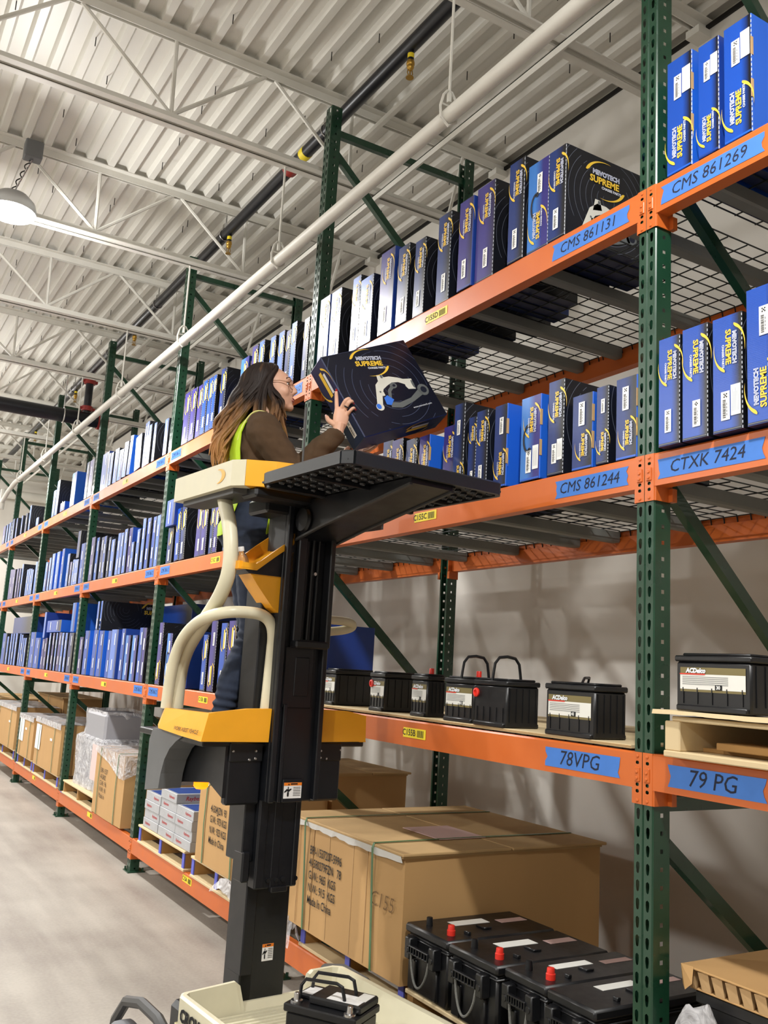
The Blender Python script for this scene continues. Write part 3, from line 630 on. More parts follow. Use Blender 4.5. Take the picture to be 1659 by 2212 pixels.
logo_small = join_meshes([(flat([(0, swoosh(False)), (0, swoosh(True)), (0, rect(-0.42, 0.4, -0.07, 0.07)), (1, rect(-0.3, 0.36, 0.1, 0.2))], [M['logo_yellow'], M['logo_white']]), T2(0, 0))], 'logo')
logo_tiny = flat([(0, rect(-0.45, 0.45, -0.12, 0.1))], [M['logo_white']], 'logo')
stk = [flat(barcode(0.03, 0.085, seed=i), [M['white_label'], M['black_print']], 'sticker') for i in range(3)]
stk_plain = flat([(0, rect(-0.0165, 0.0165, -0.045, 0.045))] + [(1, rect(-0.011+0.005*i, -0.0095+0.005*i, -0.034, 0.034-0.01*(i % 2))) for i in range(5)], [M['white_label'], mat('fine grey print', (170, 172, 176), 0.6)], 'sticker')
stk_far = flat([(0, rect(-0.013, 0.013, -0.045, 0.045))], [M['white_label']], 'sticker')
web_txt = text_mesh('www.mevotech.com', M['logo_white'], 0.1, 0.0)
# printed control arm picture (unit about 1 wide)
def ell(cx, cy, rx, ry, n_=14, a0=0): return [(cx+rx*math.cos(2*math.pi*i/n_+a0), cy+ry*math.sin(2*math.pi*i/n_+a0)) for i in range(n_)]
def band(pts, ws):
    l = []; r = []
    for i, (x, y) in enumerate(pts):
        a = pts[max(0, i-1)]; c = pts[min(len(pts)-1, i+1)]; dx, dy = c[0]-a[0], c[1]-a[1]; d = math.hypot(dx, dy) or 1
        l.append((x-dy/d*ws[i], y+dx/d*ws[i])); r.append((x+dy/d*ws[i], y-dx/d*ws[i]))
    return [(l[i], l[i+1], r[i+1], r[i]) for i in range(len(pts)-1)]
ps = []
for q in band([(-0.42, -0.3), (-0.33, -0.1), (-0.25, 0.05), (-0.12, 0.13), (0.02, 0.15), (0.16, 0.12), (0.28, 0.06)], [0.05, 0.055, 0.075, 0.085, 0.06, 0.045, 0.05]): ps.append((0, list(q)))
ps += [(0, ell(-0.42, -0.3, 0.075, 0.07)), (0, [(-0.24, 0.08), (-0.2, 0.27), (-0.1, 0.27), (-0.06, 0.12)]), (1, ell(-0.12, 0.23, 0.025, 0.035)), (2, ell(-0.44, -0.29, 0.045, 0.05)), (0, [(0.25, -0.02), (0.27, 0.12), (0.43, 0.1), (0.42, -0.1), (0.28, -0.08)]), (1, ell(0.41, 0.0, 0.022, 0.08)), (1, ell(-0.28, -0.04, 0.018, 0.018))]
for q in band([(-0.17, -0.22), (-0.1, -0.05), (0.0, 0.02)], [0.03, 0.03, 0.03]): ps.append((1, list(q)))
ps += [(1, ell(0.02, 0.03, 0.07, 0.055)), (3, ell(0.03, 0.03, 0.03, 0.025))]
for q in band([(-0.2, -0.3), (-0.02, -0.34), (0.25, -0.28), (0.5, -0.16)], [0.05, 0.05, 0.04, 0.06]): ps.append((1, list(q)))
ps += [(1, ell(0.55, -0.14, 0.11, 0.11)), (3, ell(0.56, -0.14, 0.06, 0.06)), (1, ell(0.56, -0.14, 0.03, 0.03)), (2, [(-0.27, -0.16), (-0.19, -0.12), (-0.1, -0.22), (-0.2, -0.31), (-0.28, -0.28)]), (0, rect(-0.27, -0.22, -0.12, -0.05))]
ps = [(mi, list(p)) for mi, p in ps]
arm_me = flat([(mi, p) for mi, p in ps], [M['arm_silver'], M['arm_grey'], M['arm_blue'], M['hook']], 'product_picture', 0, 0.0012)
hook_pts = [(0.25*math.cos(a), 0.5*math.sin(a)) for a in [math.radians(70+i*22) for i in range(11)]]
hook_me = flat([(0, list(q)) for q in band(hook_pts, [0.07, 0.06, 0.05, 0.05, 0.05, 0.05, 0.05, 0.05, 0.05, 0.06, 0.07])] + [(0, ell(hook_pts[0][0], hook_pts[0][1], 0.1, 0.1)), (0, ell(hook_pts[-1][0], hook_pts[-1][1], 0.1, 0.1))], [M['hook']], 'part_silhouette')
dash = MB(); 
for i in range(24): dash.box(-0.0006, 0.0006, -0.0009, 0.0009, i/24, i/24+0.022)
dash_me = dash.mesh('perforation', M['edge_white'])
tab = MB(); tab.box(-0.0008, 0.001, -0.0055, 0.0055, -0.03, 0.03); tab_me = tab.mesh('tuck_flap', M['kraft_edge'])
FR = {'b': 'f_blue', 'n': 'f_navy', 'l': 'f_navy_left', 'p': 'f_purple', 'w': 'f_glare', 's': 'f_sky'}
CNAME = {'b': 'blue', 'n': 'dark navy', 'l': 'navy', 'p': 'purple', 'w': 'glare-pale blue', 's': 'light blue'}
# per row: one letter for the front colour, then a side letter (k black, b bright blue, d deep blue)
STY = {
 'D0': 'bb bd bb', 'D1': 'nk sk nk pk pd nk nk nk pd wk wk wk nd', 'D2': 'nk wk nk wk wk wk pk sd nk bk bk bk pk pk pk',
 'D3': 'bk wk wk wk wk bk wk bb wk sk wk wk wk bd', 'D4': 'pk nk sb nb wk wk', 'D5': 'wk wk nk wk wk bk wk wk wk pk',
 'C0': 'bk bk bk bk', 'C1': 'nb nk nb nk sb nb nk nk nk pk pb nk pk nk', 'C2': 'nk bk nk pk pk nk pk nk nk',
 'C3': 'wk bk bk wk wk wk pd wk wk wk wk nk bk nk wk pk', 'C4': 'bb wk wk wk pk wk bb wb wb wk sk', 'C5': 'wk wk wk wk wk wk pk pk pk pk pk',
 'B2': 'pk sk nd bd bk pk bk pk bk pk', 'B3': 'pk bd sk sk bd wd bd bb bb bb pk', 'B4': 'wk wk pk wk pk wk pk pk bb bb nk', 'B5': 'wk wk wk wk wk wk wk wk bk'}
TILT = {('D3', 6): -0.09, ('D3', 7): 0.1, ('D3', 8): 0.07, ('D3', 9): 0.05, ('D3', 10): 0.04, ('D3', 11): 0.03, ('C4', 10): 0.05, ('C2', 1): -0.06, ('C2', 2): -0.06, ('C3', 6): -0.02, ('C3', 7): -0.02, ('C3', 8): 0.02, ('C3', 9): 0.02}
rc = random.Random(11); NCART = 0
def carton(name, w_, d_, h_, front, side, top='c_top', detail=2):
    """origin at the front bottom edge of the -y side... front looks along -x, y from 0 to w"""
    b_ = MB(); r = 0.0025
    vs = [(0, r, 0), (r, 0, 0), (d_-r, 0, 0), (d_, r, 0), (d_, w_-r, 0), (d_-r, w_, 0), (r, w_, 0), (0, w_-r, 0)]
    vs = vs + [(x_, y_, h_) for x_, y_, z_ in vs]
    mi = [1, 1, 1, 1, 1, 1, 0, 0]
    b_.add(vs, [])
    fs = [(i, (i+1) % 8, 8+(i+1) % 8, 8+i) for i in range(8)]
    mm = [1, 1, 1, 1, 1, 1, 1, 0]
    for f_, m_ in zip(fs, mm): b_.f.append(f_); b_.m.append(m_)
    b_.f.append(tuple(range(8))[::-1]); b_.m.append(2); b_.f.append(tuple(range(8, 16))); b_.m.append(2)
    # lid seam: a lip along the near top edge
    if detail >= 2:
        b_.box(0.004, d_-0.004, -0.0012, 0.0, h_*0.0+0.002, 0.012, 1); b_.box(-0.0012, 0.0, 0.004, w_-0.004, 0.002, 0.008, 1)
    return b_.mesh(name, [M[front], M[side], M[top]])
SIDE = {'k': 's_black', 'b': 's_blue', 'd': 's_deep'}
SHIN = {'k': 'black', 'b': 'bright blue', 'd': 'deep blue'}
XFRONT = {'C0': -0.03}
YSH = {}
for row, lst in ROWS.items():
    so = sorted(range(len(lst)), key=lambda i: lst[i][0])
    for a_, c_ in zip(so, so[1:]):
        if lst[a_][1] > lst[c_][0]-0.001: lst[a_] = (lst[a_][0], lst[c_][0]-0.001, lst[a_][2])
    lv, k = row[0], int(row[1]); st = STY[row].split(); order = sorted(range(len(lst)), key=lambda i: lst[i][0])
    for i, (y0, y1, h_) in enumerate(lst):
        for kk in range(8):
            if y0 < kk*L+0.044 < y1+0.04 and y1 > kk*L-0.04:
                if (y0+y1)/2 > kk*L: y0 = max(y0, kk*L+0.044)
                else: y1 = min(y1, kk*L-0.042)
        if y1-y0 < 0.02: y0, y1 = y1+0.05, y1+0.11
        s_ = st[i]; w_ = y1-y0-0.003; rank = order.index(i); nxt = [lst[j][0] for j in order if lst[j][0] > y0+0.01]
        d_ = rc.uniform(0.46, 0.6) if h_ > 0.2 else 0.3
        if row == 'C1' and i < 5: d_ = 0.3 if s_[1] == 'b' else 0.5
        det = 2 if k <= 2 else (1 if k <= 4 else 0)
        xf = XFRONT.get(row, rc.uniform(-0.004, 0.012))
        zb = ZT[lv]+0.006
        if row == 'C2' and i == 0: pass
        col = CNAME[s_[0]]
        size = 'small ' if h_ < 0.2 else ''
        tk = {'C0': 'near upright', 'D0': 'near upright'}.get(row)
        if k == 0: n_ = len(lst)-rank; pos = '%s from first upright' % ORD[n_-1]
        else: pos = '%s from near end' % ORD[rank]
        lab = '%s%s carton, %s side, %s, %s shelf, %s bay' % (size, col, SHIN[s_[1]], pos, SHN[lv], bayname(k))
        me = carton('parts_carton', w_, d_, h_, FR[s_[0]], SIDE[s_[1]], detail=det)
        o = link('parts_carton', me, None, (xf, y0+0.0015, zb)); tag(o, lab, 'carton', 'boxed car parts on the %s shelf' % SHN[lv])
        tl = TILT.get((row, i), 0.0)
        if tl: o.rotation_euler = (tl if tl else 0, 0, 0); o.location.z += max(0, -tl)*0.0 + abs(tl)*w_*(1 if tl < 0 else 0); o.location.z += 0.001
        NCART += 1
        zl = h_*0.5
        if det == 2:
            sc = min(0.15, w_*1.5, h_*0.4); up_at_bottom = row == 'D0' or (row == 'C0' and i == 3) or (row in ('C1', 'B2') and i in (0, 1, 2, 5, 8))
            if row == 'D1' and i == 1: up_at_bottom = True
            rot = math.pi/2 if up_at_bottom else -math.pi/2
            if row == 'C1' and up_at_bottom: rot = -math.pi/2
            zz = (0.03 + sc*0.5) if up_at_bottom else h_-0.03-sc*0.5
            decal('logo', logo_me if k <= 1 else logo_small, o, (-0.0022, w_*0.45, zz), *FX, sc, rot)
            two = row == 'D0' or (row == 'C0' and i == 2) or (row == 'C1' and i in (3, 4, 11))
            ss = min(1.0, w_*0.3/0.03)
            zs = h_*0.22 if not up_at_bottom else h_*0.74
            yo = w_*0.55 if two else w_*(0.42 if i % 2 else 0.52)
            decal('sticker', stk[i % 3], o, (-0.0022, yo, zs), *FX, ss)
            if two: decal('sticker', stk_plain, o, (-0.0022, yo-w_*0.34, zs+0.012), *FX, ss)
            if s_[0] == 's': decal('part_silhouette', hook_me, o, (-0.0022, w_*0.6, h_*0.5), *FX, 0.1)
            if s_[1] == 'k' or k == 0:
                q = link('perforation', dash_me, o, (-0.0008, -0.0002, 0.0)); q.scale = (1, 1, h_)
            if s_[1] == 'b' and h_ > 0.2:
                for fz in (0.36, 0.72): q = link('tuck_flap', tab_me, o, (0.0022, -0.0006, h_*fz)); q.rotation_euler = (0, 0, math.pi/2)
        elif det == 1:
            decal('logo', logo_tiny, o, (-0.002, w_*0.4, h_*(0.8 if i % 3 else 0.25)), *FX, min(0.11, h_*0.3), -math.pi/2)
            decal('sticker', stk_far, o, (-0.002, w_*0.55, h_*(0.28 if i % 3 else 0.7)), *FX, min(1.0, w_*0.38/0.026))
        else:
            decal('sticker', stk_far, o, (-0.002, w_*0.5, h_*(0.3 if i % 2 else 0.62)), *FX, min(1.0, w_*0.4/0.026))
        if row == 'D1' and i == 0:
            decal('logo', logo_me, o, (0.2, -0.0026, h_-0.1), *FY, 0.2); decal('product_picture', arm_me, o, (0.2, -0.0026, 0.12), *FY, 0.26)
        if row == 'D2' and i == 8: decal('product_picture', arm_me, o, (0.24, -0.0026, 0.14), *FY, 0.22)
        if row == 'D1' and i == 3: decal('product_picture', arm_me, o, (0.3, -0.0026, 0.12), *FY, 0.22)
# stacked and odd cartons
def odd(lab, xf, y, z, w_, d_, h_, f_, s_, top='c_top', rx=0.0):
    o = link('parts_carton', carton('parts_carton', w_, d_, h_, FR[f_], SIDE[s_], top), None, (xf, y, z)); o.rotation_euler = (rx, 0, 0)
    return tag(o, lab, 'carton', 'odd cartons laid on top of the rows')
o = odd('blue carton standing on a navy carton beside the third upright, middle shelf', -0.02, 4.70, ZT['C']+0.288, 0.20, 0.4, 0.205, 'b', 'd', 's_deep')
decal('sticker', stk_far, o, (-0.002, 0.12, 0.14), *FX); decal('logo', logo_tiny, o, (-0.002, 0.12, 0.06), *FX, 0.09, -math.pi/2)
o = odd('tall black panel carton with a gold logo standing on blue cartons, lower shelf, third bay', 0.02, 6.72, ZT['B']+0.432, 0.07, 0.9, 0.27, 'w', 'k')
decal('logo', logo_me, o, (0.5, -0.0026, 0.19), *FY, 0.26)
for q in (0.0, 0.075): decal('sticker', stk_far, o, (-0.002, 0.035, 0.06), *FX)
o = odd('thin tall glare-pale carton standing on blue cartons beside the black panel carton, lower shelf', 0.01, 6.80, ZT['B']+0.432, 0.07, 0.6, 0.268, 'w', 'k'); decal('sticker', stk_far, o, (-0.002, 0.035, 0.06), *FX)
odd('long flat blue carton lying at the back under the middle shelf, third bay', 0.5, 5.6, ZT['B']+0.44, 1.06, 0.5, 0.24, 'b', 'd', 's_deep')
o = odd('open grey and blue tray carton lying across the row, lower shelf, fourth bay', 0.0, 8.35, ZT['B']+0.425, 0.75, 0.4, 0.13, 'b', 'b', 's_blue')
decal('sticker', stk_far, o, (-0.002, 0.2, 0.07), *FX); decal('sticker', stk_far, o, (-0.002, 0.55, 0.07), *FX)
odd('bright blue carton leaning on top of the row near the fourth upright, lower shelf', 0.0, 7.72, ZT['B']+0.42, 0.16, 0.5, 0.3, 's', 'b', 's_blue')
odd('narrow dark carton standing on the row, lower shelf, fourth bay', 0.0, 9.2, ZT['B']+0.36, 0.1, 0.5, 0.3, 'w', 'd')
odd('dark slab carton standing on three glare-pale cartons, middle shelf, fourth bay', 0.0, 7.88, ZT['C']+0.285, 0.13, 0.6, 0.29, 'n', 'k')
odd('wide navy carton standing behind the row, lower shelf, fifth bay', 0.05, 10.4, ZT['B']+0.425, 1.3, 0.5, 0.22, 'n', 'd')
odd('wide flat navy carton lying on the near top shelf beside the first upright', 0.32, -0.8, ZT['D']+0.006, 0.36, 0.5, 0.13, 'n', 'k')
odd('deep blue carton showing beside the machine above the batteries, lower shelf', 0.0, 2.31, ZT['B']+0.02, 0.12, 0.4, 0.405, 'b', 'd', 's_deep')
# ---------------------------------------------------------------- pallets and heavy stock at floor level
def pallet(lab, x0, y0, y1, z0, dx=1.0, blue=True, h=0.125, nst=3, broken=False):
    t_ = thing('pallet', lab, 'pallet', (x0, y0, z0), 0, 'wooden pallets in the rack'); wd = y1-y0
    me = None
    for i in range(nst):
        y = 0.02 + (wd-0.06)*i/(nst-1)
        b_ = MB(); b_.box(0, dx, y, y+0.04, 0.016, h-0.016); s_ = b_.build('stringer', M['wood_dark'], t_)
        if blue: b_ = MB(); b_.box(-0.003, 0.004, y-0.0005, y+0.0405, 0.0155, h-0.0155); b_.build('painted_end', M['blue_paint'], s_)
    n_ = 7
    b_ = MB(); b_.bbox(0, 0.1, 0, wd, h-0.016, h, 0.003); me = b_.mesh('deck_board', M['wood'])
    b_ = MB(); b_.bbox(0, 0.1, 0, wd, 0, 0.016, 0.003); me2 = b_.mesh('bottom_board', M['wood'])
    r_ = random.Random(int(y0*100))
    for i in range(n_): o = link('deck_board', me, t_, (-0.012+(dx-0.09)*i/(n_-1), r_.uniform(-0.012, 0.012), 0))
    for i in range(3): o = link('bottom_board', me2, t_, (-0.012+(dx-0.09)*i/2, r_.uniform(-0.012, 0.012), 0))
    return t_
ZA = ZT['A']
def big_carton(lab, x0, x1, y0, y1, z0, z1, straps=2, lines=None, lid=True, torn=False, dark=False, film=False, group='brown bulk cartons'):
    t_ = thing('bulk_carton', lab, 'carton', (x0, y0, z0), 0, group); w_, d_, h_ = y1-y0, x1-x0, z1-z0
    b_ = MB(); r_ = random.Random(int(y0*77)); n_ = 6
    # slightly bowed front and side walls
    prof = []
    for i in range(n_+1): prof.append((-0.008*math.sin(math.pi*i/n_), w_*(n_-i)/n_))
    for i in range(1, n_+1): prof.append((d_*i/n_, -0.006*math.sin(math.pi*i/n_)))
    prof += [(d_, w_)]
    b_.prism(prof, 'z', 0, h_); b_.build('carton_body', M['cardboard'], t_)
    if lid:
        b_ = MB(); b_.bbox(-0.025, d_*0.5-0.002, -0.02, w_+0.02, h_, h_+0.012, 0.003); b_.bbox(d_*0.5+0.002, d_+0.02, -0.024, w_+0.02, h_+0.001, h_+0.013, 0.003)
        b_.box(-0.018, d_, -0.012, w_+0.01, h_-0.008, h_, 0); b_.build('top_board', M['cardboard_dark'], t_)
    if torn:
        b_ = MB(); n_ = 26; top = [(w_*i/n_, h_+0.004) for i in range(n_+1)]; bot = [(w_*i/n_, h_-0.02-0.014*r_.random()) for i in range(n_+1)]
        vs = [(-0.0235, y, z) for y, z in top] + [(-0.0125, y, z) for y, z in bot]
        b_.add(vs, [(i, i+1, n_+2+i, n_+1+i) for i in range(n_)]); b_.build('torn_white_edge', M['white_label'], t_)
    for j in range(straps):
        y = w_*(0.2+0.6*j/(max(1, straps-1))) if straps > 1 else w_*0.5
        b_ = MB(); zt = h_+0.016 if lid else h_+0.004; o_ = 0.03 if lid else 0.012
        loop = [(-0.012, y, 0.0), (-0.014, y+0.012*math.sin(2), h_*0.5), (-o_, y, h_-0.005), (-o_+0.008, y, zt), (d_*0.5, y, zt+0.002), (d_+0.012, y, zt)]
        for p_, q_ in zip(loop, loop[1:]):
            p_, q_ = Vector(p_), Vector(q_); s_ = Vector((0, 0.007, 0)); dd = (q_-p_).cross(s_).normalized()*0.001
            b_.add([p_-s_-dd, p_+s_-dd, p_+s_+dd, p_-s_+dd, q_-s_-dd, q_+s_-dd, q_+s_+dd, q_-s_+dd], [(0, 1, 5, 4), (1, 2, 6, 5), (2, 3, 7, 6), (3, 0, 4, 7)])
        b_.build('strap', M['strap'], t_)
    for (txt, yy, zz, size, shear) in (lines or []):
        decal('lettering', text_mesh(txt, M['black_print'], size, 0.0, shear, 'LEFT'), t_, (-0.0115, w_-yy, zz), *FX)
    return t_
# nearest full bay: the big marked carton
pallet('pale wooden pallet under the big marked carton', 0.02, 1.25, 2.2, ZA, 1.0, h=0.115)
bc = big_carton('big brown carton marked Made In China with green straps, beside the machine mast', -0.05, 1.0, 1.2, 2.25, 0.361, 0.845, 2, [], True, True)
for txt, yy, zz in (('BPI-1/537207-5996', 0.085, 0.36), ('4I-580279FZN   78', 0.085, 0.305), ('G.W.: 965  KGS', 0.085, 0.25), ('N.W.: 915  KGS', 0.085, 0.195), ('Made In China', 0.085, 0.14)):
    q = decal('lettering', text_mesh(txt, M['black_print'], 0.05, 0.0006, 0, 'LEFT'), bc, (-0.0115, 0.81, zz), *FX); q.scale = (0.8, 1.05, 1)
q = decal('handwriting', text_mesh('C155', mat('pencil', (120, 92, 60), 0.9), 0.085, -0.001, 0.2, 'LEFT'), bc, (-0.0115, 0.24, 0.28), *FX)
for y in (0.28, 0.4, 0.62, 0.78, 0.93):
    b = MB(); b.box(-0.0088, -0.007, y, y+0.0035, 0.01, 0.47); b.build('fold_crease', M['kraft_edge'], bc)
q = decal('lettering', text_mesh('HN-07', M['black_print'], 0.045, 0, 0, 'LEFT'), bc, (0.86, -0.0075, 0.05), *FY)
b = MB(); b.box(0.3, 0.55, 0.2, 0.5, 0.499, 0.5015); q = b.build('paper_sheet', M['pink'], bc); q['label'] = 'torn paper sheet stuck on the lid'
# strap of film hanging at its far corner
def crumple(lab, loc, size, n_=5, seed=1, mt='film_thick', name='plastic_wrap'):
    b_ = MB(); r_ = random.Random(seed); k = 12; vs = []
    for i in range(k+1):
        for j in range(k+1):
            u, v = i/k, j/k
            p = Vector((size[0]*(u-0.5), size[1]*(v-0.5), size[2]*(1-((u-0.5)**2+(v-0.5)**2)*2.2)))
            nn = noise.noise_vector(Vector((u*n_, v*n_, seed)))*0.35
            vs.append((p.x+nn.x*size[0]*0.35, p.y+nn.y*size[1]*0.35, max(0.0, p.z+nn.z*size[2]*0.5)))
    b_.add(vs, [(i*(k+1)+j, i*(k+1)+j+1, (i+1)*(k+1)+j+1, (i+1)*(k+1)+j) for i in range(k) for j in range(k)])
    o = b_.build(name, M[mt], None, True, loc); return tag(o, lab, 'plastic wrap')
crumple('crumpled clear wrap hanging on the pallet beside the mast', (-0.03, 2.26, 0.24), (0.06, 0.16, 0.22), 6, 4)
# eight-D batteries on their pallet
pallet('pallet under the four big floor-level batteries', -0.03, 0.1, 1.17, ZA, 1.0, False, 0.122)
def big_battery(lab, x, y0, w_, z, d_=0.52, h_=0.24, red=True, rope=True, tilt_handle=False, handle=True):
    t_ = thing('truck_battery', lab, 'battery', (x, y0, z), 0, 'big black truck batteries')
    b_ = MB(); b_.bbox(0.012, d_-0.012, 0.01, w_-0.01, 0, h_*0.86, 0.008); b_.bbox(0.006, d_-0.006, 0.005, w_-0.005, h_*0.78, h_*0.815, 0.004)
    for i in range(2): b_.bbox(-0.001, 0.014, w_*(0.25+0.5*i)-0.012, w_*(0.25+0.5*i)+0.012, h_*0.05, h_*0.5, 0.004)
    b_.build('case', M['black_plastic'], t_, True)
    b_ = MB(); b_.bbox(0, d_, 0, w_, h_*0.86, h_, 0.008); b_.bbox(d_*0.45, d_*0.52, w_*0.3, w_*0.5, h_, h_+0.008, 0.002); b_.bbox(d_*0.24, d_*0.27, w_*0.15, w_*0.25, h_, h_+0.012, 0.002); b_.build('lid', M['black_plastic'], t_, True)
    if red:
        b_ = MB(); b_.lathe([(0.016, 0), (0.016, 0.018), (0.0135, 0.02), (0.0125, 0.034), (0.0115, 0.036)], (0.065, w_*0.24, h_)); b_.build('red_terminal_cap', M['red_cap'], t_, True)
        b_ = MB(); b_.lathe([(0.013, 0), (0.012, 0.03), (0.009, 0.032)], (0.06, w_*0.72, h_)); b_.build('black_terminal_cap', M['black_plastic'], t_, True)
    b_ = MB(); b_.box(d_*0.3, d_*0.62, w_*0.58, w_*0.78, h_+0.0003, h_+0.0012); b_.build('top_label', M['label_white'], t_)
    b_ = MB(); b_.box(d_*0.7, d_*0.95, w_*0.5, w_*0.66, h_+0.0003, h_+0.0012); b_.build('top_label', M['pink'], t_)
    if handle:
        for y in (w_*0.16, w_*0.72):
            b_ = MB(); b_.bbox(-0.028, 0.012, y, y+0.036, h_*0.52, h_*0.84, 0.004); b_.lathe([(0.012, 0), (0.011, 0.003)], (0, 0, 0), 10, None, Matrix.Translation((-0.028, y+0.018, h_*0.66)) @ Matrix.Rotation(math.radians(-90), 4, 'Y'))
            b_.build('handle_bracket', M['black_plastic'], t_, True)
        b_ = MB(); zh = h_*0.72
        ya, yb = w_*0.2+0.02, w_*0.72
        b_.bbox(-0.034, -0.018, ya, yb, zh, zh+0.006, 0.002); b_.bbox(-0.034, -0.018, ya, yb, zh-0.024, zh-0.018, 0.002)
        for i in range(8): yy = ya+(yb-ya)*i/7.0; b_.box(-0.034, -0.018, min(yy, yb-0.004), min(yy, yb-0.004)+0.004, zh-0.02, zh+0.002)
        b_.build('carry_grip', M['black_plastic'], t_)
    if rope:
        b_ = MB(); pts = []
        for i in range(15):
            a = i/14; yy = w_*0.28+(w_*0.42)*a; zz = h_*0.62 - 0.105*math.sin(math.pi*a)**0.6; pts.append((-0.024-0.006*math.sin(math.pi*a), yy, zz))
        b_.tube(pts, 0.0045, 6); b_.build('rope_handle', M['rope'], t_, True)
    return t_
M['rope'] = noisy(mat('grey rope', (118, 118, 114), 0.85), 160, 0.6, 0, 0.2, stretch=(1, 1, 1))
zb_ = ZA+0.123
big_battery('big black battery with red cap beside the brown carton corner, floor level', -0.05, 0.892, 0.287, zb_)
big_battery('big black battery with red cap, second from the brown carton', -0.055, 0.594, 0.287, zb_, tilt_handle=True)
big_battery('big black battery with standing rope handle, third from the brown carton', -0.03, 0.375, 0.214, zb_+0.0)
big_battery('dusty black battery without terminal caps next to the first upright', -0.035, 0.15, 0.218, zb_, red=False)
# second bay: marked carton, small boxes of brake parts
pallet('pallet with blue ends under the marked carton behind the mast', 0.0, 2.86, 3.72, ZA, 1.0)
b2_ = big_carton('brown carton with a pink paper, behind the mast in the second bay', -0.02, 0.48, 2.88, 3.63, 0.37, 0.82, 2, [], False)
for txt, zz in (('4I-504JJZN  93', 0.33), ('G.W.: 973 KGS', 0.27), ('N.W.: 923 KGS', 0.21), ('Made In China', 0.15)):
    q = decal('lettering', text_mesh(txt, M['black_print'], 0.052, 0.0006, 0, 'LEFT'), b2_, (-0.0115, 0.52, zz), *FX); q.scale = (0.8, 1.1, 1)
b = MB(); b.box(-0.0135, -0.012, 0.02, 0.2, 0.2, 0.38); q = b.build('pink_paper', M['pink'], b2_); q['label'] = 'pink paper sheet taped to the front'
crumple('white wrap bunched on the pallet under the marked carton', (-0.02, 3.05, 0.262), (0.08, 0.35, 0.1), 6, 9)
pallet('pallet with blue ends under the stacked silver boxes', 0.0, 3.84, 4.86, ZA, 1.0)
sil = noisy(mat('silver carton', (176, 178, 182), 0.4), 9, 0.2); red_p = mat('red script print', (186, 40, 44), 0.5); blue_p = mat('brake box blue', (40, 70, 140), 0.45)
ray_txt = text_mesh('Raybestos', red_p, 0.06, 0.0008, 0.3)
ray_lab = flat([(0, rect(-0.032, 0.032, -0.03, 0.03)), (1, rect(-0.02, 0.02, 0.006, 0.012)), (1, rect(-0.02, 0.006, -0.008, -0.003)), (1, rect(-0.02, 0.016, -0.018, -0.013))], [M['white_label'], mat('grey print', (120, 120, 126), 0.6)], 'address_label')
ray_n = 0
def brake_box(x, y0, w_, z, h_, d_, k, top, lab):
    b_ = MB(); b_.bbox(0, d_, 0, w_, 0, h_, 0.002); o = b_.build('brake_box', sil, None, False, (x, y0, z)); tag(o, lab, 'box', 'silver boxes stacked on the pallet')
    if k % 2 == 0:
        decal('lettering', ray_txt, o, (-0.0008, w_*0.68, h_*0.5), *FX, w_*0.36/0.26*1.0); decal('address_label', ray_lab, o, (-0.0008, w_*0.24, h_*0.5), *FX, h_*0.011/0.001*0.08)
    else:
        decal('lettering', ray_txt, o, (-0.0008, w_*0.3, h_*0.5), *FX, w_*0.36/0.26*1.0); decal('address_label', ray_lab, o, (-0.0008, w_*0.72, h_*0.5), *FX, h_*0.011/0.001*0.08)
    if top:
        decal('lettering', ray_txt, o, (d_*0.46, -0.0008, h_*0.5), *FY, 0.62)
        b_ = MB(); b_.box(0.02, d_-0.02, 0.03, w_-0.03, h_, h_+0.0008); b_.build('blue_lid_print', blue_p, o)
    return o
cn = {'far': 'farthest', 'mid': 'middle', 'near': 'nearest'}
for col, (y0, w_, n_) in {'far': (4.46, 0.335, 4), 'mid': (4.115, 0.33, 5), 'near': (3.785, 0.325, 4)}.items():
    for i in range(n_):
        h_ = 0.0615
        pos = 'topmost' if i == n_-1 else ('bottom' if i == 0 else ORD[i]+' from the bottom')
        brake_box(0.0+0.006*(i % 2), y0, w_, ZA+0.127+i*0.0622, h_, 0.3, i + (0 if col != 'mid' else 1), i == n_-1, 'silver box with red script, %s of the %s stack on the pallet' % (pos, cn[col]))
# cartons deeper in the rack
big_carton('dark flat-lidded brown carton standing deep in the second bay', 0.52, 1.03, 2.9, 3.66, ZA+0.128, 0.95, 0, None, True)
# third bay: wrapped load and torn carton
pallet('pallet under the film-wrapped load in the third bay', 0.0, 6.22, 7.4, ZA, 1.0, False)
t_ = thing('wrapped_load', 'tall load wrapped in shiny stretch film beside the fourth upright', 'wrapped load', (0.02, 6.29, ZA+0.126))
b = MB(); b.bbox(0.03, 0.5, 0.03, 0.9, 0, 0.42, 0.02); b.bbox(0.05, 0.45, 0.1, 0.78, 0.42, 0.68, 0.02); b.build('stacked_parts', mat('wrapped grey goods', (150, 150, 156), 0.5), t_)
b = MB(); k = 18; vs = []
levels = [(0.0, 0.97, 0.0), (0.12, 0.95, 0.0), (0.26, 0.96, 0.0), (0.38, 1.0, 0.0), (0.44, 0.98, 0.02), (0.47, 0.8, 0.06), (0.56, 0.76, 0.06), (0.66, 0.8, 0.05), (0.7, 0.78, 0.06)]
ring = []
for i in range(k*4):
    a = i/(k*4)*4; s_ = int(a); f_ = a-s_
    ring.append([(f_, 0), (1, f_), (1-f_, 1), (0, 1-f_)][s_])
rw = random.Random(5)
for z, sc, off in levels:
    for (u, v) in ring:
        nn = noise.noise(Vector((u*5, v*5, z*7)))*0.022
        vs.append((0.27+(u-0.5)*0.52*sc + nn, 0.465+off*0.6+(v-0.5)*0.98*sc + nn, z+nn*0.4))
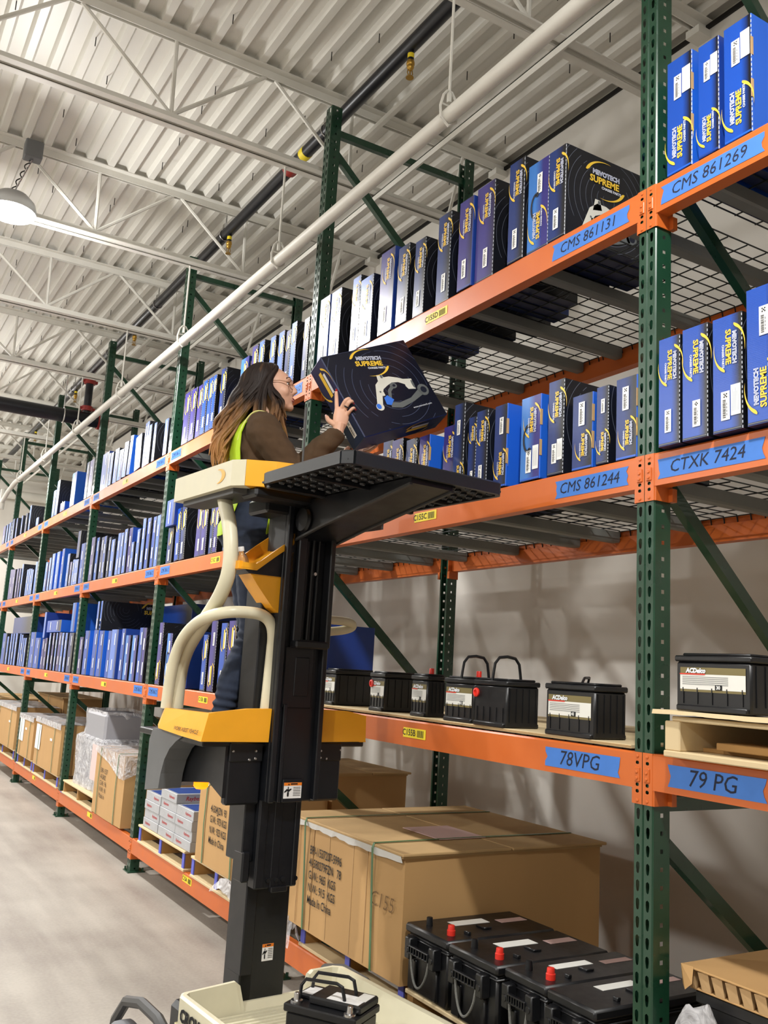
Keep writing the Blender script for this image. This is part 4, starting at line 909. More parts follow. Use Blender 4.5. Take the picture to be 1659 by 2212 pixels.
n_ = len(ring); b.add(vs, [(i*n_+j, i*n_+(j+1) % n_, (i+1)*n_+(j+1) % n_, (i+1)*n_+j) for i in range(len(levels)-1) for j in range(n_)])
b.build('stretch_film', M['film_thick'], t_, True)
b = MB(); b.box(-0.012, -0.008, 0.02, 0.2, 0.12, 0.42); b.build('paper_sheet', M['pink'], t_)
bb_ = big_carton('torn brown carton with white corner wrap beside the third upright', -0.02, 0.54, 5.3, 6.2, 0.262, 0.80, 2, [], False)
b = MB(); b.add([(-0.012, 0.0, 0.54), (-0.012, 0.9, 0.545), (-0.014, 0.9, 0.5), (-0.014, 0.45, 0.44), (-0.014, 0.12, 0.36), (-0.012, 0.0, 0.36)], [(0, 1, 2, 3, 4, 5)]); b.add([(-0.012, -0.008, 0.54), (0.3, -0.012, 0.54), (0.3, -0.012, 0.5), (-0.012, -0.008, 0.36)], [(0, 1, 2, 3)])
b.add([(-0.014, 0, 0.541), (-0.014, 0.9, 0.546), (0.7, 0.9, 0.546), (0.7, 0, 0.541)], [(0, 1, 2, 3)]); b.build('white_corner_wrap', M['film_thick'], bb_)
for i, zz in enumerate((0.36, 0.31, 0.26, 0.21, 0.16)): decal('lettering', text_mesh(['BPI-1/537', '4I-5802', 'G.W.: 96', 'N.W.: 91', 'Made In'][i], M['black_print'], 0.055, 0, 0, 'LEFT'), bb_, (-0.0115, 0.68, zz), *FX)
big_carton('long dark crate wrapped in black film, deep in the third bay', 0.6, 1.03, 5.35, 6.18, ZA+0.004, 0.82, 0, None, True, group=None)
# fourth and fifth bays
pallet('pallet under the two brown cartons in the fourth bay', 0.0, 7.66, 8.95, ZA, 1.0); pallet('pallet under the far brown carton in the fourth bay', 0.0, 9.02, 9.95, ZA, 1.0)
pallet('pallet under the brown cartons in the fifth bay', 0.0, 10.2, 11.9, ZA, 1.0)
for lab, y0, y1, zt in (('brown strapped carton with a white sheet, near side of the fourth bay', 7.65, 8.9, 0.86), ('brown strapped carton with a white sheet, far side of the fourth bay', 9.05, 9.9, 0.83), ('brown carton with a white sheet in the fifth bay', 10.2, 11.75, 0.88)):
    c_ = big_carton(lab, -0.02, 0.5, y0, y1, 0.37, zt, 2, [], False)
    b = MB(); b.box(-0.0125, -0.011, (y1-y0)-0.32, (y1-y0)-0.06, 0.16, 0.42); b.build('white_sheet', M['white_label'], c_)
    b = MB(); b.box(-0.011, -0.0095, 0.35, 0.45, 0.3, 0.325); b.build('white_label', M['white_label'], c_)
    b = MB(); b.box(-0.015, 0.5, -0.01, y1-y0+0.01, zt-0.37, zt-0.37+0.008); b.box(-0.016, -0.0122, -0.008, y1-y0+0.008, zt-0.37-0.05, zt-0.37+0.006); b.build('film_cap', M['film_thick'], c_)
big_carton('flat-topped brown carton deep in the fourth bay', 0.53, 1.03, 7.7, 8.93, ZA+0.128, 0.93, 1, None, True); big_carton('flat-topped brown carton deep in the fifth bay', 0.53, 1.03, 10.25, 11.85, ZA+0.128, 1.0, 1, None, True)
big_carton('brown carton in the sixth bay', 0.0, 0.9, 12.8, 14.6, ZA+0.004, 0.85, 1, None, True)
# ---------------------------------------------------------------- batteries on the lower shelf
b = MB(); rp_ = random.Random(2)
pl = thing('plywood_sheet', 'pale splintered plywood sheet lying on the lower shelf deck', 'board', (0.0, 0.05, ZT['B']+0.0065))
b.bbox(0.0, 1.0, 0, 2.42, 0, 0.011, 0.001); b.build('board', M['wood'], pl)
b = MB(); b.box(-0.0012, 0.0, 0.0, 2.42, 0.003, 0.0045); b.box(-0.0012, 0.0, 0.0, 2.42, 0.0068, 0.008); b.build('ply_line', M['wood_dark'], pl)
def car_battery(lab, x, y0, z, w_, d_, h_, txt='', handle=None, red=None, label=True, ribs=5):
    t_ = thing('car_battery', lab, 'battery', (x, y0, z), 0, 'black car batteries on the lower shelf')
    b_ = MB(); b_.bbox(0.004, d_-0.004, 0.004, w_-0.004, 0, h_*0.85, 0.006)
    b_.bbox(-0.006, d_+0.004, 0.012, w_-0.012, 0.0, 0.016, 0.003)
    for i in range(ribs):
        xx = d_*(0.12+0.76*i/(ribs-1)); b_.box(xx-0.0015, xx+0.0015, 0.0012, 0.004, 0.02, h_*0.8)
        yy = w_*(0.12+0.76*i/(ribs-1)); b_.box(0.0012, 0.004, yy-0.0015, yy+0.0015, 0.02, h_*0.4)
    b_.build('case', M['black_plastic'], t_, True)
    b_ = MB(); b_.bbox(0, d_, 0, w_, h_*0.85, h_*0.955, 0.004); b_.bbox(d_*0.08, d_*0.92, w_*0.06, w_*0.94, h_*0.95, h_, 0.004); b_.build('lid', M['black_plastic'], t_, True)
    if label:
        lw, lh = w_*0.42, h_*0.42
        ps_ = [(0, rect(-lw, lw, -lh/2, lh/2)), (1, rect(-lw, lw, -lh/2+lh*0.1, lh*0.22)), (0, rect(lw*0.3, lw*0.98, -lh*0.38, -lh*0.2))]
        ps_ += [(3, rect(-lw*0.92, lw*0.5, lh*0.1-j*lh*0.075, lh*0.1-j*lh*0.075+lh*0.02)) for j in range(5)] + [(2, rect(lw*0.1, lw*0.32, -lh*0.4, -lh*0.2))]
        q_ = decal('maker_label', flat(ps_, [M['label_olive'], M['label_white'], M['black_print'], M['grey_plastic']], 'maker_label'), t_, (0.0028, w_*0.5, h_*0.54), *FX)
        l1 = link('lettering', text_mesh('ACDelco', M['logo_white'], lh*0.26, 0.001, 0.15, 'LEFT'), q_, (-lw*0.8, lh*0.36, 0.002))
        b_ = MB(); b_.box(-lw, -lw*0.2, lh*0.2, lh*0.245, 0.0016, 0.002); b_.build('red_line', M['red_cap'], q_)
        if txt: link('lettering', text_mesh(txt, M['white_label'], lh*0.2, 0.0005, 0, 'CENTER'), q_, (lw*0.21, -lh*0.3, 0.003))
    if handle == 'up':
        b_ = MB(); pts = [(d_*0.5+0.02*math.cos(math.pi*i/10)*0, w_*0.1+w_*0.8*i/10, h_+0.07*min(1, math.sin(math.pi*i/10)*1.7)) for i in range(11)]
        pts = [(d_*0.94, w_*0.5, h_*0.86), (d_*0.9, w_*0.5, h_+0.02), (d_*0.86, w_*0.5, h_+0.055), (d_*0.74, w_*0.5, h_+0.077), (d_*0.5, w_*0.5, h_+0.082), (d_*0.26, w_*0.5, h_+0.077), (d_*0.14, w_*0.5, h_+0.055), (d_*0.1, w_*0.5, h_+0.02), (d_*0.06, w_*0.5, h_*0.86)]
        b_.tube(pts, 0.006, 6); b_.build('carry_handle', M['black_plastic'], t_, True)
    if handle == 'flat':
        b_ = MB(); b_.tube([(d_*0.1, w_*0.2, h_), (d_*0.3, w_*0.3, h_+0.02), (d_*0.7, w_*0.5, h_+0.022), (d_*0.9, w_*0.7, h_)], 0.005, 6); b_.build('carry_handle', M['black_plastic'], t_, True)
    if red == 'side':
        b_ = MB(); b_.lathe([(0.017, 0), (0.017, 0.006), (0.01, 0.008), (0.009, 0.004)], (0, 0, 0), 14, None, Matrix.Translation((0.003, w_-0.02, h_*0.68)) @ Matrix.Rotation(math.radians(-90), 4, 'Y')); b_.build('red_side_terminal', M['red_cap'], t_, True)
    if red == 'top':
        b_ = MB(); b_.lathe([(0.011, 0), (0.0105, 0.022), (0.009, 0.024)], (d_*0.8, w_*0.7, h_)); b_.build('red_terminal_cap', M['red_cap'], t_, True)
    return t_
zs = ZT['B']+0.018
car_battery('black car battery with white label closest to the first upright', 0.0, 0.208, zs, 0.245, 0.15, 0.178, '41')
car_battery('black car battery with upright handle and red side knob, no label', -0.002, 0.655, zs, 0.205, 0.16, 0.176, '', 'up', 'side', False)
car_battery('black car battery labelled 42 behind the one with the red knob', 0.012, 0.872, zs, 0.205, 0.16, 0.176, '42', 'up', 'top')
car_battery('small black car battery standing back, its handle lying flat', 0.24, 0.5, zs, 0.21, 0.16, 0.175, '', 'flat', None, True)
car_battery('black car battery with white label, third from the machine mast', 0.03, 1.222, zs, 0.13, 0.1, 0.178, '', None, 'top')
car_battery('black car battery with red knob, second from the machine mast', 0.035, 1.572, zs, 0.14, 0.19, 0.178, '', None, 'side')
car_battery('black car battery standing closest to the machine mast', 0.04, 2.055, zs, 0.14, 0.24, 0.18, '33', None, None)
# near end of the lower shelf: battery on broken pallet timber
pt_ = thing('pallet', 'splintered pallet with a battery on it, at the photo edge of the lower shelf', 'pallet', (-0.055, -0.62, ZT['B']+0.002))
b = MB(); b.bbox(0, 0.9, 0.0, 0.495, 0.0, 0.018, 0.003); b.build('bottom_board', M['wood'], pt_)
for y in (0.0, 0.44):
    b = MB(); b.bbox(0.006, 0.9, y, y+0.055, 0.018, 0.1, 0.003); b.build('stringer', M['wood'], pt_)
b = MB(); b.bbox(0.1, 0.9, 0.06, 0.44, 0.018, 0.03, 0.002); b.bbox(0.06, 0.2, 0.1, 0.36, 0.03, 0.05, 0.002); b.build('loose_slat', M['wood_dark'], pt_)
b = MB(); b.bbox(0.012, 0.8, -0.01, 0.475, 0.1, 0.114, 0.003); b.build('deck_board', M['wood'], pt_)
b = MB(); 
yy = [i*0.55/14 for i in range(15)]; top = [(-0.012+0.01*rp_.random(), y-0.02) for y in yy]
vs = []
for (x_, y_), i in zip(top, range(15)): vs += [(x_, y_, 0.13), (0.14, y_, 0.13), (x_-0.004, y_, 0.117+0.004*rp_.random()), (0.14, y_, 0.117)]
for i in range(14): b.add(vs[i*4:i*4+8], [(0, 1, 5, 4), (2, 6, 7, 3), (0, 4, 6, 2), (1, 3, 7, 5)])
b.build('splintered_board', M['wood'], pt_)
car_battery('black car battery labelled 30 on a splintered pallet at the photo edge', -0.05, -0.42, ZT['B']+0.135, 0.26, 0.2, 0.16, '30', None, None)
# honeycomb board at floor level by the photo edge
hb = thing('honeycomb_board', 'torn brown honeycomb cardboard slab at the bottom corner of the rack', 'cardboard', (0.07, -0.7, 0.735))
b = MB(); b.bbox(0, 0.75, 0, 0.62, 0.054, 0.06, 0.002); b.build('top_sheet', M['cardboard'], hb)
b = MB(); b.bbox(0.012, 0.75, 0, 0.6, 0, 0.005, 0.002); b.build('bottom_sheet', M['cardboard'], hb)
for i in range(13):
    b = MB(); y = 0.02+0.046*i; c_ = 0.012*rp_.random()
    b.add([(0.004+c_, y, 0.005), (0.012, y+0.02+c_, 0.004), (0.006, y+0.04, 0.05), (0.01, y+0.008, 0.054), (0.05, y+0.012, 0.054), (0.05, y+0.012, 0.005)], [(0, 1, 2, 3), (0, 3, 4, 5)]); b.build('honeycomb_flap', M['kraft_edge'], hb)
b = MB(); b.add([(0.0, 0.62, 0.06), (0.0, 0.575, 0.062), (-0.012, 0.57, 0.02), (-0.006, 0.6, -0.004), (0.02, 0.63, 0.0), (0.03, 0.64, 0.05)], [(0, 1, 2, 3), (0, 3, 4, 5)]); b.build('crushed_corner', M['cardboard'], hb)
pallet('pallet under the stack at the bottom corner of the rack', 0.02, -0.75, -0.06, ZA, 0.9, False)
bs_ = thing('black_crate', 'black plastic crate under the honeycomb cardboard slab', 'crate', (0.1, -0.7, ZA+0.126))
b = MB(); b.bbox(0, 0.7, 0, 0.58, 0, 0.36, 0.01); b.build('body', M['black_plastic'], bs_)
b = MB(); b.bbox(-0.008, 0.708, -0.008, 0.588, 0.33, 0.364, 0.004); b.build('rim', M['black_plastic'], bs_)
crumple('clear plastic bag hanging under the honeycomb slab', (0.05, -0.16, 0.5), (0.1, 0.16, 0.22), 4, 21)
crumple('pile of clear wrap at the bottom corner of the rack', (0.05, -0.36, 0.44), (0.12, 0.3, 0.2), 5, 13)
# ---------------------------------------------------------------- order picker (local frame: a right, b away, z up)
O5 = (-0.555, 1.37, 0.0); RZ = math.radians(5)
op = thing('order_picker', 'yellow and cream stand-on order picker truck with black mast and raised platform', 'order picker', O5, RZ)
# load tray near the floor
b = MB(); zf = 0.30; zr = 0.40; bw = -0.98
b.box(-0.345, 0.355, bw, 0.0, zf-0.03, zf-0.004)
b.add([(-0.345, 0.0, zf-0.03), (0.355, 0.0, zf-0.03), (0.355, 0.0, zf), (-0.345, 0.0, zf)], [(0, 1, 2, 3)])
n_ = 34; vs = []; 
prof = []
for i in range(n_):
    y = bw + 0.02 + (0.94)*i/n_; st = 0.94/n_
    prof += [(y, zf-0.004), (y+st*0.3, zf-0.004), (y+st*0.42, zf+0.005), (y+st*0.88, zf+0.005)]
vs = [(-0.3, y, z) for y, z in prof] + [(0.31, y, z) for y, z in prof]; k = len(prof)
b.add(vs, [(i, i+1, k+i+1, k+i) for i in range(k-1)])
def wallstrip(b_, pts, th, z0, z1s):
    """sloped tray wall along pts (outer rim line); th = inward direction vector per point"""
    vs = []
    for (p, t_, z1) in zip(pts, th, z1s):
        vs += [(p[0], p[1], z0-0.03), (p[0], p[1], z1-0.006), (p[0]+t_[0]*0.2, p[1]+t_[1]*0.2, z1), (p[0]+t_[0]*0.5, p[1]+t_[1]*0.5, z1), (p[0]+t_[0], p[1]+t_[1], z0)]
    b_.add(vs, [(i*5+j, i*5+j+1, (i+1)*5+j+1, (i+1)*5+j) for i in range(len(pts)-1) for j in range(4)] + [(0, 1, 2, 3, 4), tuple(len(vs)-5+j for j in range(5))])
wallstrip(b, [(-0.355, bw), (-0.352, -0.04), (-0.33, -0.006), (-0.12, 0.012), (-0.1, 0.012)], [(0.06, 0), (0.05, 0), (0.04, -0.04), (0, -0.05), (0, -0.05)], zf, [zr, zr, zr, zr+0.006, zr-0.01])
wallstrip(b, [(-0.1, 0.012), (-0.085, 0.012), (0.19, 0.02), (0.205, 0.02)], [(0, -0.05)]*4, zf, [zr-0.01, zf+0.03, zf+0.03, zr-0.012])
wallstrip(b, [(0.205, 0.02), (0.22, 0.02), (0.33, 0.02), (0.365, -0.01), (0.37, bw)], [(0, -0.06), (0, -0.06), (-0.04, -0.05), (-0.07, -0.02), (-0.08, 0)], zf, [zr-0.012, zr, zr, zr, zr])
b.box(-0.352, -0.34, bw, -0.03, 0.12, zf); b.box(0.352, 0.364, bw, -0.03, 0.12, zf)
tray0 = b.build('load_tray', M['cream'], op)
decal('lettering', text_mesh('CROWN', M['black_print'], 0.056, 0.003, 0.12, 'LEFT'), op, (-0.3565, -0.06, 0.345), (0, -1, 0), (0, 0, 1))
b = MB(); b.box(-0.3, 0.3, -0.95, 0.0, 0.07, 0.26); b.bbox(-0.14, 0.16, 0.0, 0.5, 0.08, 0.2, 0.02); b.build('chassis', M['black_paint'], op)
for a, lab in ((-0.44, 'l'), (0.45, 'r')):
    T_ = Matrix.Translation((a, 0.2, 0.128)) @ Matrix.Rotation(math.radians(90), 4, 'Y')
    b = MB(); b.lathe([(0.07, -0.035), (0.118, -0.035), (0.127, -0.025), (0.128, 0.0), (0.127, 0.025), (0.118, 0.035), (0.07, 0.035)], n=28, T=T_); wh = b.build('drive_wheel', M['rubber'], op, True)
    b = MB(); b.lathe([(0.0, -0.03), (0.085, -0.037), (0.085, 0.037), (0.0, 0.03)], n=20, T=T_); b.build('hub', M['black_plastic'], wh, True)
    b = MB(); b.tube([(a-0.038 if a < 0 else a+0.038, 0.2+0.06*math.cos(t_), 0.128+0.06*math.sin(t_)) for t_ in [i*math.pi/9 for i in range(19)]], 0.006, 5); b.build('orange_ring', M['amber_paint'] if 'amber_paint' in M else M['orange'], wh)
    b = MB(); b.tube([(a*0.98, 0.36, 0.1), (a*0.98, 0.33, 0.22), (a*0.98, 0.24, 0.31), (a*0.98, 0.1, 0.345), (a*0.98, -0.05, 0.34), (a*0.98, -0.17, 0.3), (a*0.95, -0.24, 0.2)], 0.02, 8); b.build('wheel_guard', M['dark_grey'], op, True)
# mast stages
def stage(name, a0, a1, b0, b1, z0, z1, rails):
    b_ = MB(); b_.bbox(a0, a1, b0, b1, z0, z1, 0.005)
    for (ra, rb, f_) in rails: b_.bbox(ra, rb, b0-f_, b0+0.002, z0+0.004, z1, 0.003)
    return b_.build(name, M['black_paint'], op)
s1_ = stage('mast_stage', -0.1, 0.094, 0.0, 0.13, 0.26, 1.3, [(-0.1, -0.05, 0.0)]); b = MB(); b.bbox(-0.104, -0.055, -0.012, 0.1, 0.42, 1.2, 0.004); b.build('side_rail', M['black_paint'], s1_)
s2_ = stage('mast_stage', -0.102, 0.084, -0.06, 0.12, 0.735, 1.9, [(-0.1, -0.065, 0.006), (-0.035, 0.0, 0.003), (0.055, 0.078, 0.006)])
b = MB(); b.bbox(-0.148, -0.1, -0.03, 0.1, 0.83, 1.9, 0.004); b.bbox(-0.15, -0.115, -0.045, 0.03, 0.76, 0.87, 0.006); b.build('side_rail', M['black_paint'], s2_)
b = MB()
for a in (-0.045, 0.075, -0.01, 0.02): b.lathe([(0.01, 0), (0.009, 0.006)], n=8, T=Matrix.Translation((a, -0.06, 0.765)) @ Matrix.Rotation(math.radians(90), 4, 'X'))
b.bbox(-0.035, 0.035, -0.075, -0.05, 0.722, 0.742, 0.003); b.build('bottom_bolts', M['black_plastic'], s2_)
s3_ = thing('mast_stage', None, None); s3_.parent = op
b = MB(); b.bbox(-0.103, 0.108, -0.1, 0.02, 1.055, 2.2, 0.005); b.bbox(-0.103, -0.078, -0.122, -0.098, 1.055, 2.2, 0.004); b.bbox(-0.06, -0.043, -0.115, -0.098, 1.055, 1.42, 0.003)
b.bbox(-0.05, -0.012, -0.128, -0.098, 1.66, 2.2, 0.004); b.bbox(0.09, 0.113, -0.13, -0.098, 1.06, 2.2, 0.004); b.build('outer_profile', M['black_paint'], s3_)
b = MB(); b.bbox(-0.05, 0.105, -0.14, -0.12, 2.1, 2.2, 0.004); b.bbox(-0.05, 0.1, -0.155, -0.1, 1.635, 1.665, 0.006); b.bbox(0.085, 0.108, -0.15, -0.1, 1.64, 2.15, 0.004); b.build('window_frame', M['black_plastic'], s3_)
b = MB(); b.tube([(0.02, -0.108, 1.67), (0.025, -0.11, 2.1)], 0.008, 8); b.tube([(0.05, -0.108, 1.67), (0.052, -0.11, 2.1)], 0.006, 8); b.build('hydraulic_hose', M['black_plastic'], s3_, True)
b = MB(); b.lathe([(0.009, 0), (0.007, 0.006)], n=8, T=Matrix.Translation((0.035, -0.115, 1.93)) @ Matrix.Rotation(math.radians(90), 4, 'X')); b.build('bolt', M['steel'], s3_)
b = MB(); b.bbox(-0.065, 0.065, -0.106, -0.098, 1.405, 1.64, 0.003); b.bbox(-0.02, 0.045, -0.1095, -0.104, 1.45, 1.6, 0.003); b.build('cover_plate', M['black_paint'], s3_)
wl_ = flat([(0, rect(-0.039, 0.039, -0.029, 0.029)), (1, rect(-0.039, 0.039, 0.018, 0.029)), (2, [(-0.022, 0.02), (-0.018, 0.027), (-0.014, 0.02)]), (2, rect(-0.01, 0.02, 0.0215, 0.0265))] +
           [(2, list(q)) for q in band([(-0.036, -0.006), (-0.026, 0.002), (-0.016, 0.0), (-0.006, 0.006)], [0.002, 0.004, 0.004, 0.002])] + [(2, rect(-0.022, -0.018, -0.022, 0.014)), (2, rect(-0.024, -0.016, -0.02, -0.006))] +
           [(2, rect(0.002, 0.034, 0.011-0.006*i, 0.0125-0.006*i)) for i in range(6)], [M['white_label'], mat('warning orange', (240, 130, 30), 0.5), M['black_print']], 'warning_label')
q = decal('warning_label', wl_, s3_, (-0.002, -0.124, 1.1), *((1, 0, 0), (0, 0, 1))); b = MB(); b.bbox(-0.045, 0.045, -0.123, -0.1, 1.056, 1.14, 0.003); b.build('label_plate', M['black_paint'], s3_)
for a in (-0.055, 0.05):
    for z in (1.075, 1.115):
        b = MB(); b.lathe([(0.006, 0), (0.004, 0.004)], n=8, T=Matrix.Translation((a, -0.1, z)) @ Matrix.Rotation(math.radians(90), 4, 'X')); b.build('screw', M['black_plastic'], s3_)
q = decal('warning_label', wl_, op, (0.012, -0.0015, 0.49), (1, 0, 0), (0, 0, 1)); q.scale = (0.62, 1.05, 1)
# carriage back panel with rating plate
b = MB(); b.bbox(-0.095, 0.1, 0.012, 0.06, 1.62, 2.21, 0.006); b.prism([(-0.112, 1.28), (0.12, 1.28), (0.12, 1.66), (-0.08, 1.66)], 'y', 0.05, 0.075); b.build('carriage_panel', M['dark_grey'], op)
tj = flat([(0, rect(-0.021, 0.021, -0.0, 0.075)), (1, rect(-0.016, 0.016, 0.056, 0.068)), (1, rect(-0.013, -0.002, 0.03, 0.068)), (1, rect(0.004, 0.011, 0.012, 0.05)), (1, rect(-0.01, 0.008, 0.008, 0.022)), (1, rect(-0.01, -0.003, 0.012, 0.026)),
          (0, rect(-0.021, 0.021, -0.066, -0.003)), (1, rect(-0.018, 0.018, -0.013, -0.007))] + [(1, rect(-0.016, 0.006+0.003*(i % 3), -0.02-0.008*i, -0.0185-0.008*i)) for i in range(5)], [M['white_label'], M['black_print']], 'rating_plate')
decal('rating_plate', tj, op, (-0.046, 0.0105, 2.138), (1, 0, 0), (0, 0, 1))
# platform
b = MB(); b.bbox(-0.36, 0.36, -0.06, 0.56, 1.255, 1.28, 0.004); b.build('platform_floor', M['black_plastic'], op)
def yp(pts, b0, b1): 
    b_ = MB(); b_.prism(pts, 'y', b0, b1); return b_
o = yp([(-0.386, 1.277), (-0.108, 1.276), (-0.104, 1.4), (-0.2, 1.397), (-0.363, 1.378)], -0.1, -0.07).build('front_panel', M['yellow_machine'], op)
o = yp([(0.12, 1.277), (0.34, 1.279), (0.337, 1.381), (0.25, 1.398), (0.127, 1.402)], -0.1, -0.07).build('front_panel', M['yellow_machine'], op)
for s_ in (-1, 1):
    a0 = -0.386 if s_ < 0 else 0.342
    b = MB(); x0, x1 = (a0, a0+0.03) if s_ < 0 else (a0-0.03, a0)
    vs = []
    for y, zb_2, zt_2, dx in ((-0.099, 1.277, 1.378, 0.0), (0.06, 1.283, 1.376, -0.006*(-s_)), (0.3, 1.293, 1.372, 0.0), (0.38, 1.3, 1.365, 0.03*(-s_))):
        top = 0.022*(-s_)
        vs += [(x0+dx, y, zb_2), (x1+dx, y, zb_2), (x1+dx+top, y, zt_2), (x0+dx+top, y, zt_2)]
    b.add(vs, [(i*4+j, i*4+(j+1) % 4, (i+1)*4+(j+1) % 4, (i+1)*4+j) for i in range(3) for j in range(4)] + [(0, 1, 2, 3), (12, 13, 14, 15)]); sp_ = b.build('side_panel', M['yellow_machine'], op)
    if s_ < 0:
        q = decal('lettering', text_mesh('WORK ASSIST VEHICLE', M['black_print'], 0.021, 0.0002, 0, 'CENTER'), op, (-0.391, 0.03, 1.307), (0, -1, 0), (0.22, 0, 0.97))
# black covers under the platform
b = MB(); b.bbox(-0.25, -0.106, -0.06, -0.02, 1.043, 1.272, 0.008); b.build('front_cover', M['black_paint'], op)
b = MB(); b.bbox(0.112, 0.253, -0.06, 0.2, 1.046, 1.272, 0.008); b.build('front_cover', M['black_paint'], op)
for a0_, a1_ in ((-0.249, -0.108), (0.13, 0.25)):
    b = MB(); b.bbox(a0_, a1_, -0.066, -0.055, 1.2, 1.27, 0.004); b.build('hinge_strip', M['black_plastic'], op)
for a, z in ((-0.235, 1.24), (-0.14, 1.24), (-0.14, 1.212), (-0.165, 1.208), (0.15, 1.24), (0.243, 1.243), (0.15, 1.214), (0.178, 1.21)):
    b = MB(); b.lathe([(0.006, 0), (0.004, 0.004)], n=8, T=Matrix.Translation((a, -0.066, z)) @ Matrix.Rotation(math.radians(90), 4, 'X')); b.build('bolt', M['steel'], op)
b = MB(); 
arc = [(0.395, 1.07)] + [(0.4-0.27*math.sin(t_), 1.075+0.195*(1-math.cos(t_)) if False else 1.275-0.2*math.cos(t_)) for t_ in [math.radians(d_) for d_ in (88, 70, 50, 30, 12)]]
body = [(-0.055, 1.272), (-0.055, 1.07), (0.03, 1.1), (0.06, 1.112), (0.3, 1.085), (0.37, 1.06), (0.4, 1.272)]
b.prism(body, 'x', -0.262, -0.14); b.build('side_cover', M['black_paint'], op)
body2 = [(0.1, 1.272), (0.1, 1.08), (0.37, 1.06), (0.4, 1.272)]
b = MB(); b.prism(body2, 'x', 0.13, 0.262); b.build('side_cover', M['black_paint'], op)
fen = [(0.1, 1.282), (0.4, 1.287), (0.43, 1.24), (0.43, 1.04), (0.295, 1.062), (0.285, 1.12), (0.262, 1.175), (0.22, 1.222), (0.165, 1.255)]
b = MB(); b.prism(fen, 'x', -0.365, -0.27); b.build('fender', M['grey_plastic'], op); b = MB(); b.prism(fen, 'x', 0.27, 0.365); b.build('fender', M['grey_plastic'], op)
b = MB(); b.lathe([(0.03, 0), (0.03, -0.02), (0.02, -0.03)], (-0.18, 0.3, 1.085), 12); b.build('amber_lamp', M['amber'], op, True)
ld = bpy.data.lights.new('amber_spot', 'SPOT'); ld.energy = 14; ld.color = (1.0, 0.62, 0.02); ld.spot_size = math.radians(8); ld.spot_blend = 0.6; ld.shadow_soft_size = 0.02
lo = bpy.data.objects.new('amber_spot', ld); COL.objects.link(lo); lo.parent = op; lo.location = (-0.42, 0.5, 1.2)
M_op = Matrix.Translation(O5) @ Matrix.Rotation(RZ, 4, 'Z')
tgt = M_op.inverted() @ Vector((0.0, 7.15, 1.3)); dv = (tgt - Vector(lo.location)).normalized(); lo.rotation_euler = dv.to_track_quat('-Z', 'Y').to_euler()
# gate hoops and tall tubes
hoop = [(-0.104, -0.05, 1.38), (-0.097, -0.05, 1.6), (-0.094, -0.05, 1.68), (-0.11, -0.05, 1.73), (-0.15, -0.048, 1.757), (-0.22, -0.045, 1.76), (-0.29, -0.035, 1.755), (-0.325, 0.02, 1.742), (-0.338, 0.1, 1.722), (-0.342, 0.18, 1.69), (-0.345, 0.25, 1.64), (-0.346, 0.3, 1.57), (-0.346, 0.325, 1.48), (-0.346, 0.335, 1.37)]
def smooth_path(p, n_=3):
    for _ in range(n_):
        q = [Vector(p[0])]
        for i in range(len(p)-1):
            a_, c_ = Vector(p[i]), Vector(p[i+1]); q += [a_.lerp(c_, 0.25), a_.lerp(c_, 0.75)]
        q.append(Vector(p[-1])); p = q
    return p
for s_ in (1, -1):
    hp_ = hoop if s_ > 0 else [(-0.1, 0.12, 1.765), (-0.3, 0.12, 1.772), (-0.385, 0.13, 1.768), (-0.41, 0.14, 1.752), (-0.38, 0.15, 1.735), (-0.3, 0.15, 1.722), (-0.1, 0.15, 1.7)]
    b = MB(); b.tube([(s_*x, y, z) for x, y, z in smooth_path(hp_, 2)], 0.023 if s_ > 0 else 0.019, 12); b.build('gate_hoop', M['cream'], op, True)
    if s_ < 0: continue
    tt = [(-0.29, 0.1, 2.24), (-0.297, 0.05, 2.17), (-0.3, -0.0, 2.1), (-0.3, -0.035, 2.0), (-0.3, -0.035, 1.9), (-0.3, 0.02, 1.82), (-0.3, 0.1, 1.755), (-0.3, 0.2, 1.685), (-0.3, 0.3, 1.6), (-0.3, 0.34, 1.5), (-0.3, 0.342, 1.37)]
    b = MB(); b.tube([(s_*x, y, z) for x, y, z in smooth_path(tt, 2)], 0.029, 12); b.build('support_tube', M['cream'], op, True)
    b = MB(); b.bbox(min(s_*0.255, s_*0.345), max(s_*0.255, s_*0.345), 0.03, 0.17, 2.13, 2.23, 0.02); b.build('tube_bracket', M['cream'], op)
# console
def mirror(p, s_): return [(s_*x, y) for x, y in p]
for s_ in (1, -1):
    b = MB(); b.prism(mirror([(-0.368, 0.41), (-0.372, -0.13), (-0.338, -0.178), (-0.26, -0.115), (-0.275, 0.41)], s_), 'z', 2.222, 2.322); b.build('console_arm', M['cream'], op)
    b = MB(); b.prism(mirror([(-0.345, 0.36), (-0.345, -0.1), (-0.3, -0.13), (-0.22, -0.1), (-0.25, 0.36)], s_), 'z', 2.2, 2.2225); b.build('console_underside', M['dark_grey'], op)
b = MB(); b.prism([(-0.337, -0.179), (-0.24, -0.238), (-0.16, -0.262), (0.16, -0.262), (0.24, -0.238), (0.337, -0.179), (0.26, -0.115), (-0.26, -0.115)], 'z', 2.222, 2.322); b.build('console_front', M['yellow_machine'], op)
b = MB(); b.bbox(-0.3, 0.3, -0.2, -0.08, 2.185, 2.2235, 0.01); b.bbox(-0.2, 0.2, -0.11, 0.05, 2.15, 2.21, 0.01); b.build('console_underside', M['black_plastic'], op)
cr = [(0.075*math.cos(math.radians(t_))*1.0, 0.034*math.sin(math.radians(t_))) for t_ in range(-90, 91, 15)]
cre = cr + [(x*0.62-0.006, y*0.9) for x, y in cr[::-1]]
